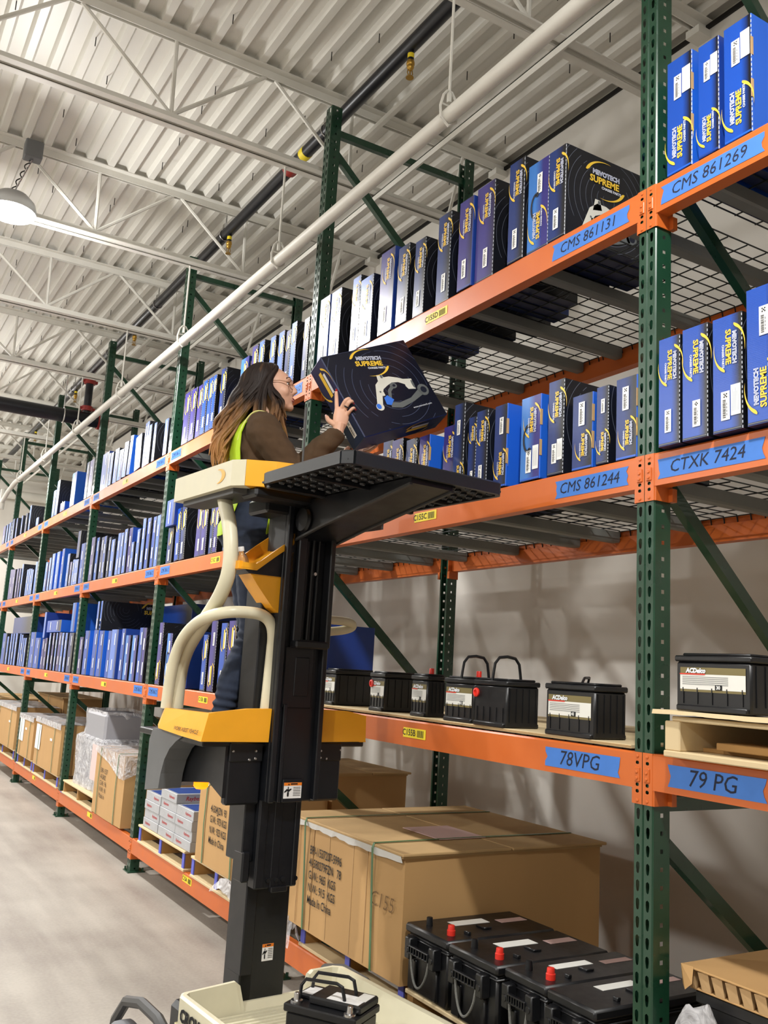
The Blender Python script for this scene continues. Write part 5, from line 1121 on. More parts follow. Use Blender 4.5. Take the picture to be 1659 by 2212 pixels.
q = decal('crescent_mark', flat([(0, cre)], [M['yellow_machine']], 'crescent_mark'), op, (-0.3735, -0.015, 2.272), (0, -1, 0), (0, 0, 1), 0.85)
b = MB(); b.tube([(-0.02, -0.05, 2.3), (-0.021, -0.052, 2.46), (-0.023, -0.05, 2.62)], 0.0045, 6); b.tube([(-0.022, -0.05, 2.5), (-0.023, -0.05, 2.62)], 0.006, 6); b.build('thin_pole', M['dark_grey'], op, True)
b = MB(); rk = random.Random(4)
for i in range(12): x = -0.075+0.055*rk.random(); y = -0.09+0.03*rk.random(); b.tube([(x, y, 2.32), (x+0.01*rk.uniform(-1, 1), y, 2.32+0.05*rk.uniform(0.5, 1))], 0.004, 5)
b.build('key_bunch', M['steel'], op)
crumple('scrap of clear film caught under the left console', (-0.69, 1.33, 2.165), (0.07, 0.09, 0.04), 7, 31).name = 'plastic_wrap'
# yellow holder with bottle
def ob(poly, b0, b1, name, mt): b_ = MB(); b_.prism(poly, 'y', b0, b1); return b_.build(name, M[mt], op)
ob([(-0.245, 1.915), (-0.2, 1.86), (-0.13, 1.783), (-0.105, 1.766), (-0.085, 1.766), (-0.068, 1.785), (-0.066, 1.9), (-0.075, 1.925)], -0.09, 0.01, 'storage_pocket', 'yellow_machine')
ob([(-0.272, 1.925), (-0.245, 1.905), (-0.2, 1.905), (-0.06, 1.905), (-0.06, 2.01), (-0.075, 2.035), (-0.16, 1.965), (-0.215, 1.93)], -0.094, 0.012, 'pocket_strap', 'black_plastic')
rim = [(-0.28, 1.945), (-0.215, 1.945), (-0.14, 2.005), (-0.06, 2.065)]
b = MB()
def rimwall(yb0, yb1, h0, h1):
    for p_, q_ in zip(rim, rim[1:]): b.prism([(p_[0], p_[1]-h0), (q_[0], q_[1]-h0), (q_[0], q_[1]+h1), (p_[0], p_[1]+h1)], 'y', yb0, yb1)
rimwall(-0.1, -0.09, 0.022, 0.0); rimwall(0.05, 0.06, 0.022, 0.035); b.prism([(-0.288, 1.92), (-0.272, 1.92), (-0.272, 1.95), (-0.288, 1.95)], 'y', -0.09, 0.055); 
for p_, q_ in zip(rim, rim[1:]): b.prism([(p_[0], p_[1]-0.026), (q_[0], q_[1]-0.026), (q_[0], q_[1]-0.02), (p_[0], p_[1]-0.02)], 'y', -0.1, 0.06)
b.bbox(-0.07, -0.056, -0.1, 0.06, 2.04, 2.085, 0.003); b.build('storage_tray', M['yellow_machine'], op)
ob([(-0.088, 1.965), (-0.072, 2.0), (-0.058, 2.01), (-0.058, 1.93), (-0.075, 1.925)], -0.1, -0.093, 'pocket_window', 'yellow_machine')
bo = thing('water_bottle', 'small clear water bottle with white cap in the yellow holder', 'bottle', (0, 0, 0)); bo.matrix_world = M_op @ Matrix.Translation((-0.235, -0.02, 1.926)) @ Matrix.Rotation(math.radians(-12), 4, 'Y')
b = MB(); b.lathe([(0.024, 0), (0.026, 0.006), (0.026, 0.035), (0.02, 0.052), (0.011, 0.066), (0.011, 0.074)], n=16); b.build('body', M['clear'], bo, True)
b = MB(); b.lathe([(0.0135, 0.07), (0.0135, 0.086), (0.012, 0.088)], n=16); b.build('cap', M['white_label'], bo, True)
# upper load tray
b = MB(); b.bbox(-0.33, 0.33, -0.865, -0.3, 2.214, 2.222, 0.002)
rp = [(-0.335, -0.345), (-0.335, -0.84), (-0.31, -0.872), (0.31, -0.868), (0.335, -0.84), (0.335, -0.31), (0.31, -0.29), (-0.3, -0.29), (-0.335, -0.345)]
for p_, q_ in zip(rp, rp[1:]):
    d_ = Vector((q_[0]-p_[0], q_[1]-p_[1], 0)); nrm = Vector((d_.y, -d_.x, 0)).normalized()*0.009
    vs = []
    for c_ in (p_, q_):
        vs += [(c_[0]-nrm.x, c_[1]-nrm.y, 2.204), (c_[0]+nrm.x, c_[1]+nrm.y, 2.204), (c_[0]+nrm.x*1.1, c_[1]+nrm.y*1.1, 2.243), (c_[0], c_[1], 2.25), (c_[0]-nrm.x, c_[1]-nrm.y, 2.243)]
    b.add(vs, [(i, (i+1) % 5, 5+(i+1) % 5, 5+i) for i in range(5)] + [(0, 1, 2, 3, 4), (5, 6, 7, 8, 9)])
ut = b.build('upper_tray', mat('upper tray black', (26, 28, 31), 0.34), op)
b = MB(); b.lathe([(0.006, 0.0), (0.0115, -0.001), (0.013, -0.006), (0.0095, -0.011), (0.007, -0.007)], n=12); bm_ = b.mesh('drain_boss', M['black_gloss'] if 'black_gloss' in M else mat('tray boss', (34, 36, 40), 0.22), True)
for i in range(13):
    for j in range(10):
        a = -0.3+0.05*i; bb = -0.835+0.055*j + (0.0275 if i % 2 else 0)
        if -0.075 < a < 0.14 or bb > -0.32: continue
        link('drain_boss', bm_, ut, (a, bb, 2.2145))
b = MB(); b.prism([(-0.84, 2.21), (-0.84, 2.19), (-0.3, 2.1), (-0.1, 2.06), (-0.1, 2.21)], 'x', -0.055, 0.125); b.build('tray_arm', M['black_paint'], op)
b = MB(); b.prism([(-0.84, 2.192), (-0.84, 2.184), (-0.3, 2.094), (-0.1, 2.054), (-0.1, 2.062), (-0.3, 2.102)], 'x', -0.062, -0.05); b.prism([(-0.84, 2.192), (-0.84, 2.184), (-0.3, 2.094), (-0.1, 2.054), (-0.1, 2.062), (-0.3, 2.102)], 'x', 0.12, 0.132); b.build('arm_edge', M['dark_grey'], op)
b = MB(); b.lathe([(0.045, -0.012), (0.05, 0.0), (0.045, 0.012)], n=20, T=Matrix.Translation((-0.064, -0.17, 2.13)) @ Matrix.Rotation(math.radians(90), 4, 'Y')); b.build('tilt_knob', M['black_plastic'], op, True)
b = MB(); b.bbox(-0.33, -0.09, -0.36, -0.335, 2.19, 2.214, 0.004); b.bbox(0.16, 0.33, -0.36, -0.335, 2.19, 2.214, 0.004); b.bbox(-0.3, 0.3, -0.6, -0.585, 2.195, 2.214, 0.003); b.build('tray_rib', M['black_paint'], op)
b = MB(); b.prism([(0.16, 2.16), (0.3, 2.2), (0.34, 2.2), (0.34, 2.15), (0.25, 2.13)], 'y', -0.14, -0.05); b.build('hand_rest', M['dark_grey'], op)
# battery carried on the load tray
cb = thing('tray_battery', 'black car battery with two carry handles on the cream load tray', 'battery'); cb.matrix_world = M_op @ Matrix.Translation((-0.07, -0.58, 0.306)) @ Matrix.Rotation(math.radians(-62), 4, 'Z')
b = MB(); b.bbox(-0.125, 0.125, -0.08, 0.08, 0, 0.165, 0.006); b.build('case', M['black_plastic'], cb)
b = MB(); b.bbox(-0.132, 0.132, -0.087, 0.087, 0.165, 0.19, 0.004); b.bbox(-0.06, 0.128, -0.05, 0.083, 0.19, 0.215, 0.005); b.bbox(-0.12, -0.02, -0.02, 0.08, 0.19, 0.205, 0.004); b.build('lid', M['black_plastic'], cb)
for x, y in ((-0.1, -0.055), (0.1, -0.065)):
    b = MB(); b.lathe([(0.02, 0.19), (0.02, 0.197), (0.011, 0.199), (0.01, 0.217), (0.008, 0.219)], (x, y, 0), 12); b.build('terminal_post', M['steel'], cb, True)
for y in (-0.03, 0.05):
    b = MB(); b.tube([(-0.105, y, 0.19), (-0.1, y, 0.235), (-0.085, y, 0.255), (0.03, y, 0.262), (0.05, y, 0.255), (0.06, y, 0.22), (0.062, y, 0.19)], 0.006, 6); b.build('carry_handle', M['black_plastic'], cb)
b = MB(); b.box(0.0, 0.115, -0.04, 0.03, 0.2152, 0.216); b.build('top_label', M['white_label'], cb); b = MB(); b.box(0.08, 0.12, 0.0, 0.07, 0.2153, 0.2165); b.build('warning_label', M['label_white'], cb)
b = MB(); b.box(-0.11, -0.03, -0.01, 0.06, 0.2052, 0.206); b.build('top_label', M['white_label'], cb)
q = decal('maker_label', flat([(0, rect(-0.06, 0.06, -0.05, 0.05)), (1, rect(-0.056, 0.05, -0.046, 0.02))], [M['label_olive'], M['label_white']], 'maker_label'), cb, (-0.02, -0.0812, 0.085), (1, 0, 0), (0, 0, 1)); link('lettering', text_mesh('ACDelco', M['logo_white'], 0.026, 0.001, 0.15, 'CENTER'), q, (-0.01, 0.036, 0.0014))
q = decal('maker_label', flat([(0, rect(-0.06, 0.06, -0.05, 0.05)), (1, rect(-0.056, 0.05, -0.046, 0.02))], [M['label_olive'], M['label_white']], 'maker_label'), cb, (-0.1262, 0.0, 0.085), (0, -1, 0), (0, 0, 1)); link('lettering', text_mesh('ACDelco', M['logo_white'], 0.026, 0.001, 0.15, 'CENTER'), q, (-0.01, 0.036, 0.0014))
# ---------------------------------------------------------------- the carton in her hands
hw, hh, ht = 0.48, 0.42, 0.12
ex, ey, ez = Vector((.912, .064, .406)), Vector((.403, -.337, -.851)), Vector((.082, .939, -.333))
TLc = Vector((-.475, 1.424, 2.892)); oc = TLc + ey*hh
M['h_face'] = ring_print('held carton face', (13, 16, 32), 0.27, 0.2, (70, 78, 104), 'XZ', 26.0)
M['h_side'] = mat('held carton side', (22, 34, 78), 0.38)
b = MB(); b.bbox(0, hw, 0, ht, 0, hh, 0.004, 1)
for i, f_ in enumerate(b.f):
    c_ = sum((Vector(b.v[j]) for j in f_), Vector())/len(f_)
    if c_.y < 0.001: b.m[i] = 0
hc = b.build('parts_carton', [M['h_face'], M['h_side']])
hc.matrix_world = Matrix(((ex.x, ez.x, -ey.x, oc.x), (ex.y, ez.y, -ey.y, oc.y), (ex.z, ez.z, -ey.z, oc.z), (0, 0, 0, 1)))
tag(hc, 'big black and navy carton with a silver control arm picture, held up by the woman', 'carton')
decal('logo', logo_me, hc, (0.225, -0.0012, 0.335), *FY, 0.185, math.radians(-10))
decal('product_picture', arm_me, hc, (0.275, -0.0012, 0.195), *FY, 0.275, math.radians(-3))
decal('lettering', web_txt, hc, (0.375, -0.0012, 0.075), *FY, 0.13)
decal('logo', logo_small, hc, (-0.0012, 0.06, 0.31), *FX, 0.15, -math.pi/2)['label'] = 'faded logo on the narrow side'
decal('sticker', stk[0], hc, (-0.0012, 0.055, 0.075), *FX, 0.9)
decal('logo', logo_small, hc, (0.33, 0.06, -0.0012), (1, 0, 0), (0, -1, 0), 0.15)
q = decal('crescent_print', flat([(0, swoosh(True))], [M['arm_grey']], 'crescent_print'), hc, (0.36, 0.05, -0.0012), (1, 0, 0), (0, -1, 0), 0.18)
# ---------------------------------------------------------------- the woman: one continuous body grown from lofts, then remeshed
def ell_ring(c, ra, rb, n=20, tilt=0.0):
    """horizontal ellipse: ra along a, rb along b, tilt slopes it along a"""
    return [(c[0]+ra*math.cos(2*math.pi*i/n), c[1]+rb*math.sin(2*math.pi*i/n), c[2]+tilt*ra*math.cos(2*math.pi*i/n)) for i in range(n)]
def loft(b_, rings):
    n = len(rings[0]); vs = [p for r_ in rings for p in r_]; k = len(rings)
    b_.add(vs, [(i*n+j, i*n+(j+1) % n, (i+1)*n+(j+1) % n, (i+1)*n+j) for i in range(k-1) for j in range(n)] + [tuple(range(n))[::-1], tuple((k-1)*n+j for j in range(n))])
def ball(b_, c, r, n=14, rot=None):
    rx, ry, rz = r if isinstance(r, (tuple, list)) else (r, r, r); vs = []; m_ = n//2
    T_ = Matrix.Rotation(rot, 4, 'Y') if rot else None
    for i in range(m_+1):
        t_ = math.pi*i/m_
        for j in range(n):
            p = Vector((rx*math.sin(t_+1e-4)*math.cos(2*math.pi*j/n), ry*math.sin(t_+1e-4)*math.sin(2*math.pi*j/n), rz*math.cos(t_)))
            if T_ is not None: p = T_ @ p
            vs.append((c[0]+p.x, c[1]+p.y, c[2]+p.z))
    b_.add(vs, [(i*n+j, i*n+(j+1) % n, (i+1)*n+(j+1) % n, (i+1)*n+j) for i in range(m_) for j in range(n)] + [tuple(range(n)), tuple(m_*n+j for j in range(n))[::-1]])
def limb(b_, pts, rs, n=14, sub=3):
    P_ = [Vector(p) for p in pts]; path = []; rr = []
    for i in range(len(P_)-1):
        p0 = P_[max(0, i-1)]; p1 = P_[i]; p2 = P_[i+1]; p3 = P_[min(len(P_)-1, i+2)]
        for k_ in range(sub):
            t_ = k_/sub
            path.append(0.5*((2*p1)+(p2-p0)*t_+(2*p0-5*p1+4*p2-p3)*t_*t_+(3*p1-p0-3*p2+p3)*t_**3)); s_ = t_*t_*(3-2*t_); rr.append(rs[i]*(1-s_)+rs[i+1]*s_)
    path.append(P_[-1]); rr.append(rs[-1]); b_.tube(path, rr, n)
def remesh(b_, voxel, smooth_n=2, lam=0.5):
    me = b_.mesh('tmp', M['skin']); o = bpy.data.objects.new('tmp', me); COL.objects.link(o)
    md = o.modifiers.new('r', 'REMESH'); md.mode = 'VOXEL'; md.voxel_size = voxel; md.use_smooth_shade = True
    if smooth_n:
        ms = o.modifiers.new('s', 'SMOOTH'); ms.factor = lam; ms.iterations = smooth_n
    dg = bpy.context.evaluated_depsgraph_get(); dg.update()
    out = bpy.data.meshes.new_from_object(o.evaluated_get(dg)); bpy.data.objects.remove(o); return out
TH_ = math.radians(-36); PV_ = Vector((-0.035, 0.287, 0))
class RB(MB):
    """builder for what turns with her head and trunk"""
    def turn(s):
        c_, s_ = math.cos(TH_), math.sin(TH_)
        s.v = [(PV_.x+(x-PV_.x)*c_-(y-PV_.y)*s_, PV_.y+(x-PV_.x)*s_+(y-PV_.y)*c_, z) for x, y, z in s.v]; return s
    def mesh(s, name, mats, smooth=False): s.turn(); return MB.mesh(s, name, mats, smooth)
HB = 0.285                                             # b of the head's mid plane
bb = RB()
# torso: hips to neck base
TOR = [(2.08, -0.055, 0.29, 0.1, 0.15), (2.13, -0.055, 0.29, 0.112, 0.168), (2.19, -0.045, 0.29, 0.1, 0.155), (2.25, -0.03, 0.29, 0.086, 0.135), (2.31, -0.035, 0.29, 0.092, 0.14), (2.38, -0.04, 0.29, 0.102, 0.15), (2.46, -0.045, 0.29, 0.112, 0.158), (2.52, -0.045, 0.29, 0.108, 0.165), (2.565, -0.04, 0.29, 0.09, 0.17), (2.6, -0.035, 0.288, 0.07, 0.13), (2.625, -0.028, 0.286, 0.056, 0.075)]
loft(bb, [ell_ring((a, b2, z), ra, rb, 24) for z, a, b2, ra, rb in TOR])
# neck and head
limb(bb, [(-0.045, HB, 2.58), (-0.03, HB, 2.635), (-0.012, HB, 2.69)], [0.058, 0.05, 0.05], 16)
ball(bb, (-0.045, HB, 2.79), (0.094, 0.073, 0.088), 22)                 # skull
loft(bb, [ell_ring((0.0, HB, 2.68), 0.05, 0.036, 20, -0.1), ell_ring((0.012, HB, 2.70), 0.068, 0.05, 20, -0.1), ell_ring((0.008, HB, 2.73), 0.076, 0.06, 20), ell_ring((0.0, HB, 2.765), 0.08, 0.066, 20), ell_ring((-0.008, HB, 2.8), 0.084, 0.068, 20), ell_ring((-0.02, HB, 2.84), 0.076, 0.062, 20), ell_ring((-0.035, HB, 2.868), 0.05, 0.04, 20)])
ball(bb, (0.072, HB, 2.692), (0.02, 0.024, 0.018), 12)                    # chin
loft(bb, [ell_ring((0.074, HB, 2.747), 0.012, 0.016, 12), ell_ring((0.084, HB, 2.757), 0.022, 0.0155, 12, 0.3), ell_ring((0.083, HB, 2.768), 0.021, 0.012, 12), ell_ring((0.075, HB, 2.79), 0.015, 0.009, 12), ell_ring((0.066, HB, 2.81), 0.012, 0.008, 12)])   # nose
ball(bb, (0.079, HB, 2.7295), (0.0125, 0.021, 0.007), 12); ball(bb, (0.0775, HB, 2.7195), (0.0125, 0.019, 0.007), 12)   # lips
ball(bb, (0.062, HB-0.0, 2.815), (0.014, 0.05, 0.01), 14)                 # brow
ball(bb, (0.045, HB-0.042, 2.752), (0.026, 0.018, 0.024), 12); ball(bb, (0.045, HB+0.042, 2.752), (0.026, 0.018, 0.024), 12)   # cheeks
for s_ in (-1, 1): ball(bb, (-0.03, HB+s_*0.073, 2.762), (0.017, 0.008, 0.029), 12)   # ears
bb.turn(); b0_ = bb; bb = MB(); bb.v, bb.f, bb.m = b0_.v, b0_.f, b0_.m
# arms (sleeves)
R_SH, R_EL, R_WR = (-0.105, 0.15, 2.545), (0.012, 0.05, 2.355), (0.148, -0.033, 2.55)
limb(bb, [(-0.08, 0.21, 2.555), R_SH, (-0.06, 0.095, 2.455), R_EL, (0.08, 0.012, 2.455), (0.138, -0.028, 2.533), (0.148, -0.033, 2.549)], [0.075, 0.074, 0.066, 0.058, 0.054, 0.041, 0.036], 16, 4)
L_SH, L_EL, L_WR = (0.03, 0.42, 2.545), (0.1, 0.4, 2.38), (0.24, 0.13, 2.46)
limb(bb, [(0.0, 0.36, 2.555), L_SH, (0.07, 0.42, 2.46), L_EL, (0.18, 0.25, 2.42), L_WR], [0.072, 0.07, 0.06, 0.054, 0.047, 0.036], 16, 4)
# legs (jeans)
limb(bb, [(-0.055, 0.24, 2.13), (-0.06, 0.215, 2.03), (-0.055, 0.205, 1.9), (-0.045, 0.2, 1.76), (-0.055, 0.2, 1.665), (-0.095, 0.2, 1.57), (-0.125, 0.2, 1.49), (-0.148, 0.2, 1.42), (-0.158, 0.2, 1.37), (-0.16, 0.2, 1.335)], [0.098, 0.092, 0.083, 0.072, 0.062, 0.062, 0.062, 0.05, 0.044, 0.043], 16, 4)
limb(bb, [(-0.045, 0.35, 2.12), (-0.02, 0.375, 2.0), (0.02, 0.385, 1.85), (0.05, 0.39, 1.68), (0.04, 0.395, 1.56), (0.02, 0.4, 1.45), (0.01, 0.4, 1.35)], [0.098, 0.088, 0.078, 0.062, 0.058, 0.05, 0.042], 16, 4)
ball(bb, (-0.1, 0.29, 2.11), (0.085, 0.14, 0.085), 18)
body = remesh(bb, 0.0065, 2, 0.5)
# hands: five separate bent fingers each, finer mesh
hbm = MB()
limb(hbm, [(0.146, -0.033, 2.53), (0.152, -0.034, 2.565), (0.156, -0.034, 2.592)], [0.026, 0.0245, 0.026], 12)
loft(hbm, [[Vector(p) for p in r_] for r_ in [
    [Vector((0.153, -0.034, 2.575)) + Vector((0.026, -0.006, -0.006))*math.cos(t_) + Vector((0.004, 0.014, 0.0))*math.sin(t_) for t_ in [2*math.pi*i/16 for i in range(16)]],
    [Vector((0.158, -0.034, 2.605)) + Vector((0.031, -0.01, -0.012))*math.cos(t_) + Vector((0.004, 0.0145, 0.0))*math.sin(t_) for t_ in [2*math.pi*i/16 for i in range(16)]],
    [Vector((0.163, -0.034, 2.635)) + Vector((0.03, -0.012, -0.016))*math.cos(t_) + Vector((0.004, 0.0125, 0.0))*math.sin(t_) for t_ in [2*math.pi*i/16 for i in range(16)]],
    [Vector((0.165, -0.034, 2.652)) + Vector((0.027, -0.012, -0.015))*math.cos(t_) + Vector((0.003, 0.0095, 0.0))*math.sin(t_) for t_ in [2*math.pi*i/16 for i in range(16)]]]])
FING = {'index': [(0.145, -0.024, 2.64), (0.144, -0.022, 2.662), (0.143, -0.017, 2.703), (0.1395, -0.018, 2.722), (0.137, -0.019, 2.736)],
        'middle': [(0.158, -0.03, 2.64), (0.16, -0.034, 2.66), (0.165, -0.053, 2.69), (0.179, -0.058, 2.702), (0.188, -0.053, 2.699)],
        'ring': [(0.17, -0.036, 2.632), (0.173, -0.04, 2.65), (0.177, -0.06, 2.681), (0.191, -0.064, 2.692), (0.199, -0.059, 2.688)],
        'pinky': [(0.18, -0.04, 2.62), (0.184, -0.045, 2.634), (0.188, -0.068, 2.653), (0.197, -0.073, 2.662), (0.204, -0.069, 2.659)],
        'thumb': [(0.138, -0.028, 2.583), (0.13, -0.012, 2.595), (0.128, 0.012, 2.61), (0.132, 0.03, 2.624), (0.136, 0.042, 2.634)]}
FR_ = {'index': [0.0095, 0.0092, 0.0084, 0.0076, 0.0058], 'middle': [0.0095, 0.0095, 0.0088, 0.008, 0.006], 'ring': [0.009, 0.009, 0.0084, 0.0076, 0.0058], 'pinky': [0.008, 0.008, 0.0074, 0.0068, 0.0052], 'thumb': [0.013, 0.012, 0.0105, 0.0095, 0.007]}
for k_, p in FING.items(): limb(hbm, p, FR_[k_], 12, 3)
hand_r = remesh(hbm, 0.0024, 2, 0.4)
hbl = MB()
limb(hbl, [(0.235, 0.14, 2.455), (0.262, 0.1, 2.475), (0.28, 0.075, 2.488)], [0.026, 0.024, 0.025], 12)
loft(hbl, [[Vector((0.27, 0.09, 2.482)) + Vector((0.012, 0.016, 0.018))*1.3*math.cos(t_) + Vector((-0.005, 0.01, -0.011))*math.sin(t_) for t_ in [2*math.pi*i/14 for i in range(14)]], [Vector((0.31, 0.05, 2.508)) + Vector((0.016, 0.02, 0.02))*1.2*math.cos(t_) + Vector((-0.005, 0.01, -0.01))*math.sin(t_) for t_ in [2*math.pi*i/14 for i in range(14)]], [Vector((0.335, 0.03, 2.52)) + Vector((0.015, 0.018, 0.018))*1.2*math.cos(t_) + Vector((-0.004, 0.008, -0.008))*math.sin(t_) for t_ in [2*math.pi*i/14 for i in range(14)]]])
for i, (o_, ln) in enumerate((((0.016, 0.02, 0.02), 0.06), ((0.006, 0.008, 0.009), 0.068), ((-0.004, -0.004, -0.003), 0.064), ((-0.014, -0.015, -0.014), 0.05))):
    s0 = Vector((0.33, 0.034, 2.517)) + Vector(o_); d_ = Vector((0.75, -0.5, 0.28)).normalized()
    limb(hbl, [s0, s0+d_*ln*0.5, s0+d_*ln*0.85+Vector((0, 0, 0.006)), s0+d_*ln+Vector((0.0, 0.0, 0.012))], [0.009, 0.0085, 0.0075, 0.006], 10, 3)
limb(hbl, [(0.28, 0.09, 2.495), (0.285, 0.105, 2.52), (0.3, 0.1, 2.54)], [0.012, 0.0105, 0.008], 10, 3)
hand_l = remesh(hbl, 0.0028, 2, 0.4)
# one body mesh with skin, sweatshirt and jeans regions
v = []; f = []; mi = []
for me, kind in ((body, 'b'), (hand_r, 'h'), (hand_l, 'h')):
    o_ = len(v); v += [tuple(p.co) for p in me.vertices]
    for p in me.polygons:
        f.append([o_+i for i in p.vertices]); c_ = p.center
        if kind == 'h': m_ = 0
        elif c_.z > 2.635 + (0.02 if c_.x < -0.05 else 0.0) and abs(c_.y-HB) < 0.1 and c_.x > -0.2 and not (c_.x > 0.1): m_ = 0
        elif c_.z < 2.235+0.01*math.sin(c_.x*30): m_ = 2
        else: m_ = 1
        mi.append(m_)
pm = bpy.data.meshes.new('person'); pm.from_pydata(v, [], f)
for mt in (M['skin'], M['sweater'], M['jeans']): pm.materials.append(mt)
pm.polygons.foreach_set('material_index', mi); pm.polygons.foreach_set('use_smooth', [True]*len(f))
# folds: push sleeve and denim vertices in and out
pm.update()
nv = [Vector(x.normal) for x in pm.vertices]
vm = [0]*len(v)
for p in pm.polygons:
    for i in p.vertices: vm[i] = max(vm[i], p.material_index)
for i, vert in enumerate(pm.vertices):
    if vm[i] == 1:
        c_ = vert.co; d_ = noise.noise(Vector((c_.x*16, c_.y*16, c_.z*26+3)))*0.006 + noise.noise(Vector((c_.x*34+c_.z*20, c_.y*30, c_.z*34)))*0.0028
        vert.co += nv[i]*d_
    elif vm[i] == 2:
        c_ = vert.co; k_ = math.exp(-((c_.z-1.665)/0.05)**2) + math.exp(-((c_.z-1.4)/0.05)**2) + 0.6*math.exp(-((c_.z-2.05)/0.05)**2) + 0.15
        d_ = math.sin(c_.z*190+c_.x*40+2*noise.noise(Vector((c_.x*9, c_.y*9, c_.z*9))))*0.0042*k_ + noise.noise(Vector((c_.x*14, c_.y*14, c_.z*22)))*0.004
        vert.co += nv[i]*d_
pm.update()
person = link('person', pm); person.location = O5; person.rotation_euler = (0, 0, RZ)
tag(person, 'woman with long brown hair, lime vest and jeans lifting a carton on the raised platform', 'person')
# hands details
for k_, p in FING.items():
    a_, c_ = Vector(p[-2]), Vector(p[-1]); d_ = (c_-a_).normalized(); out = Vector((-0.25, -0.9, 0.25)) if k_ != 'thumb' else Vector((-0.9, -0.2, 0.2))
    out = (out - d_*out.dot(d_)).normalized(); s_ = d_.cross(out); r_ = FR_[k_][-1]
    b = MB(); cc = c_ + out*r_*0.78 + d_*0.001
    vs = [];
    for (u_, w_2) in ((-0.8, -0.5), (-0.8, 0.5), (-0.2, 0.68), (0.5, 0.6), (1.0, 0.3), (1.0, -0.3), (0.5, -0.6), (-0.2, -0.68)):
        vs.append(cc + d_*u_*0.0075 + s_*w_2*0.0072 + out*(0.0012*(1-w_2*w_2*2)))
    b.add(vs + [q_ - out*0.002 for q_ in vs], [tuple(range(8))] + [(i, (i+1) % 8, 8+(i+1) % 8, 8+i) for i in range(8)]); b.build('finger_nail', M['nail'], person, True)
b = MB(); pr = Vector(FING['ring'][1]).lerp(Vector(FING['ring'][2]), 0.55); dr = (Vector(FING['ring'][2])-Vector(FING['ring'][1])).normalized(); a1 = dr.orthogonal().normalized(); a2 = dr.cross(a1)
b.tube([pr + (a1*math.cos(t_)+a2*math.sin(t_))*0.0102 for t_ in [i*math.pi/8 for i in range(16)]], 0.0032, 6, closed=True); b.build('black_ring', M['black_plastic'], person, True)
# face details
for s_ in (-1, 1):
    b = RB(); ball(b, (0.054, HB+s_*0.031, 2.79), (0.0125, 0.0125, 0.0115), 14); b.build('eye', M['eye_white'], person, True)
    b = RB(); ball(b, (0.0625, HB+s_*0.033, 2.79), (0.0055, 0.006, 0.0062), 12); b.build('iris', M['eye_dark'], person, True)
    b = RB(); b.tube([(0.058, HB+s_*0.046, 2.7935), (0.0655, HB+s_*0.036, 2.798), (0.066, HB+s_*0.024, 2.7955)], [0.0018, 0.0024, 0.0014], 6); b.build('eyelashes', M['eye_dark'], person, True)
    b = RB(); b.tube([(0.054, HB+s_*0.05, 2.812), (0.066, HB+s_*0.036, 2.82), (0.07, HB+s_*0.018, 2.816)], [0.0015, 0.003, 0.0028], 6); b.build('eyebrow', M['eye_dark'], person, True)
b = RB(); ball(b, (0.0835, HB, 2.7298), (0.0085, 0.0185, 0.0045), 12); ball(b, (0.082, HB, 2.7202), (0.0085, 0.017, 0.005), 12); b.build('lips', M['lip'], person, True)
gl = thing('spectacles', None, None); gl.parent = person
for s_ in (-1, 1):
    b = RB(); c_ = Vector((0.083, HB+s_*0.033, 2.785)); b.tube([c_ + Vector((-0.012*abs(math.cos(t_))*(1 if s_*math.cos(t_) > 0 else 0.2), 0.024*math.cos(t_), 0.02*math.sin(t_))) for t_ in [i*math.pi/12 for i in range(24)]], 0.0013, 5, closed=True); b.build('rim', M['glass_frame'], gl, True)
    b = RB(); b.tube([(0.073, HB+s_*0.057, 2.79), (0.03, HB+s_*0.073, 2.793), (-0.03, HB+s_*0.082, 2.785)], 0.0014, 5); b.build('temple', M['glass_frame'], gl, True)
# sneakers
for (a, bb2, z, ln) in ((-0.15, 0.2, 1.28, 0.0), (0.03, 0.4, 1.28, 0.0)):
    b = MB(); loft(b, [ell_ring((a+0.03, bb2, z), 0.125, 0.044, 20), ell_ring((a+0.03, bb2, z+0.02), 0.128, 0.046, 20), ell_ring((a+0.025, bb2, z+0.04), 0.115, 0.042, 20), ell_ring((a+0.005, bb2, z+0.065), 0.08, 0.038, 20), ell_ring((a-0.012, bb2, z+0.085), 0.05, 0.036, 20)]); b.build('shoe', M['black_plastic'], person, True)
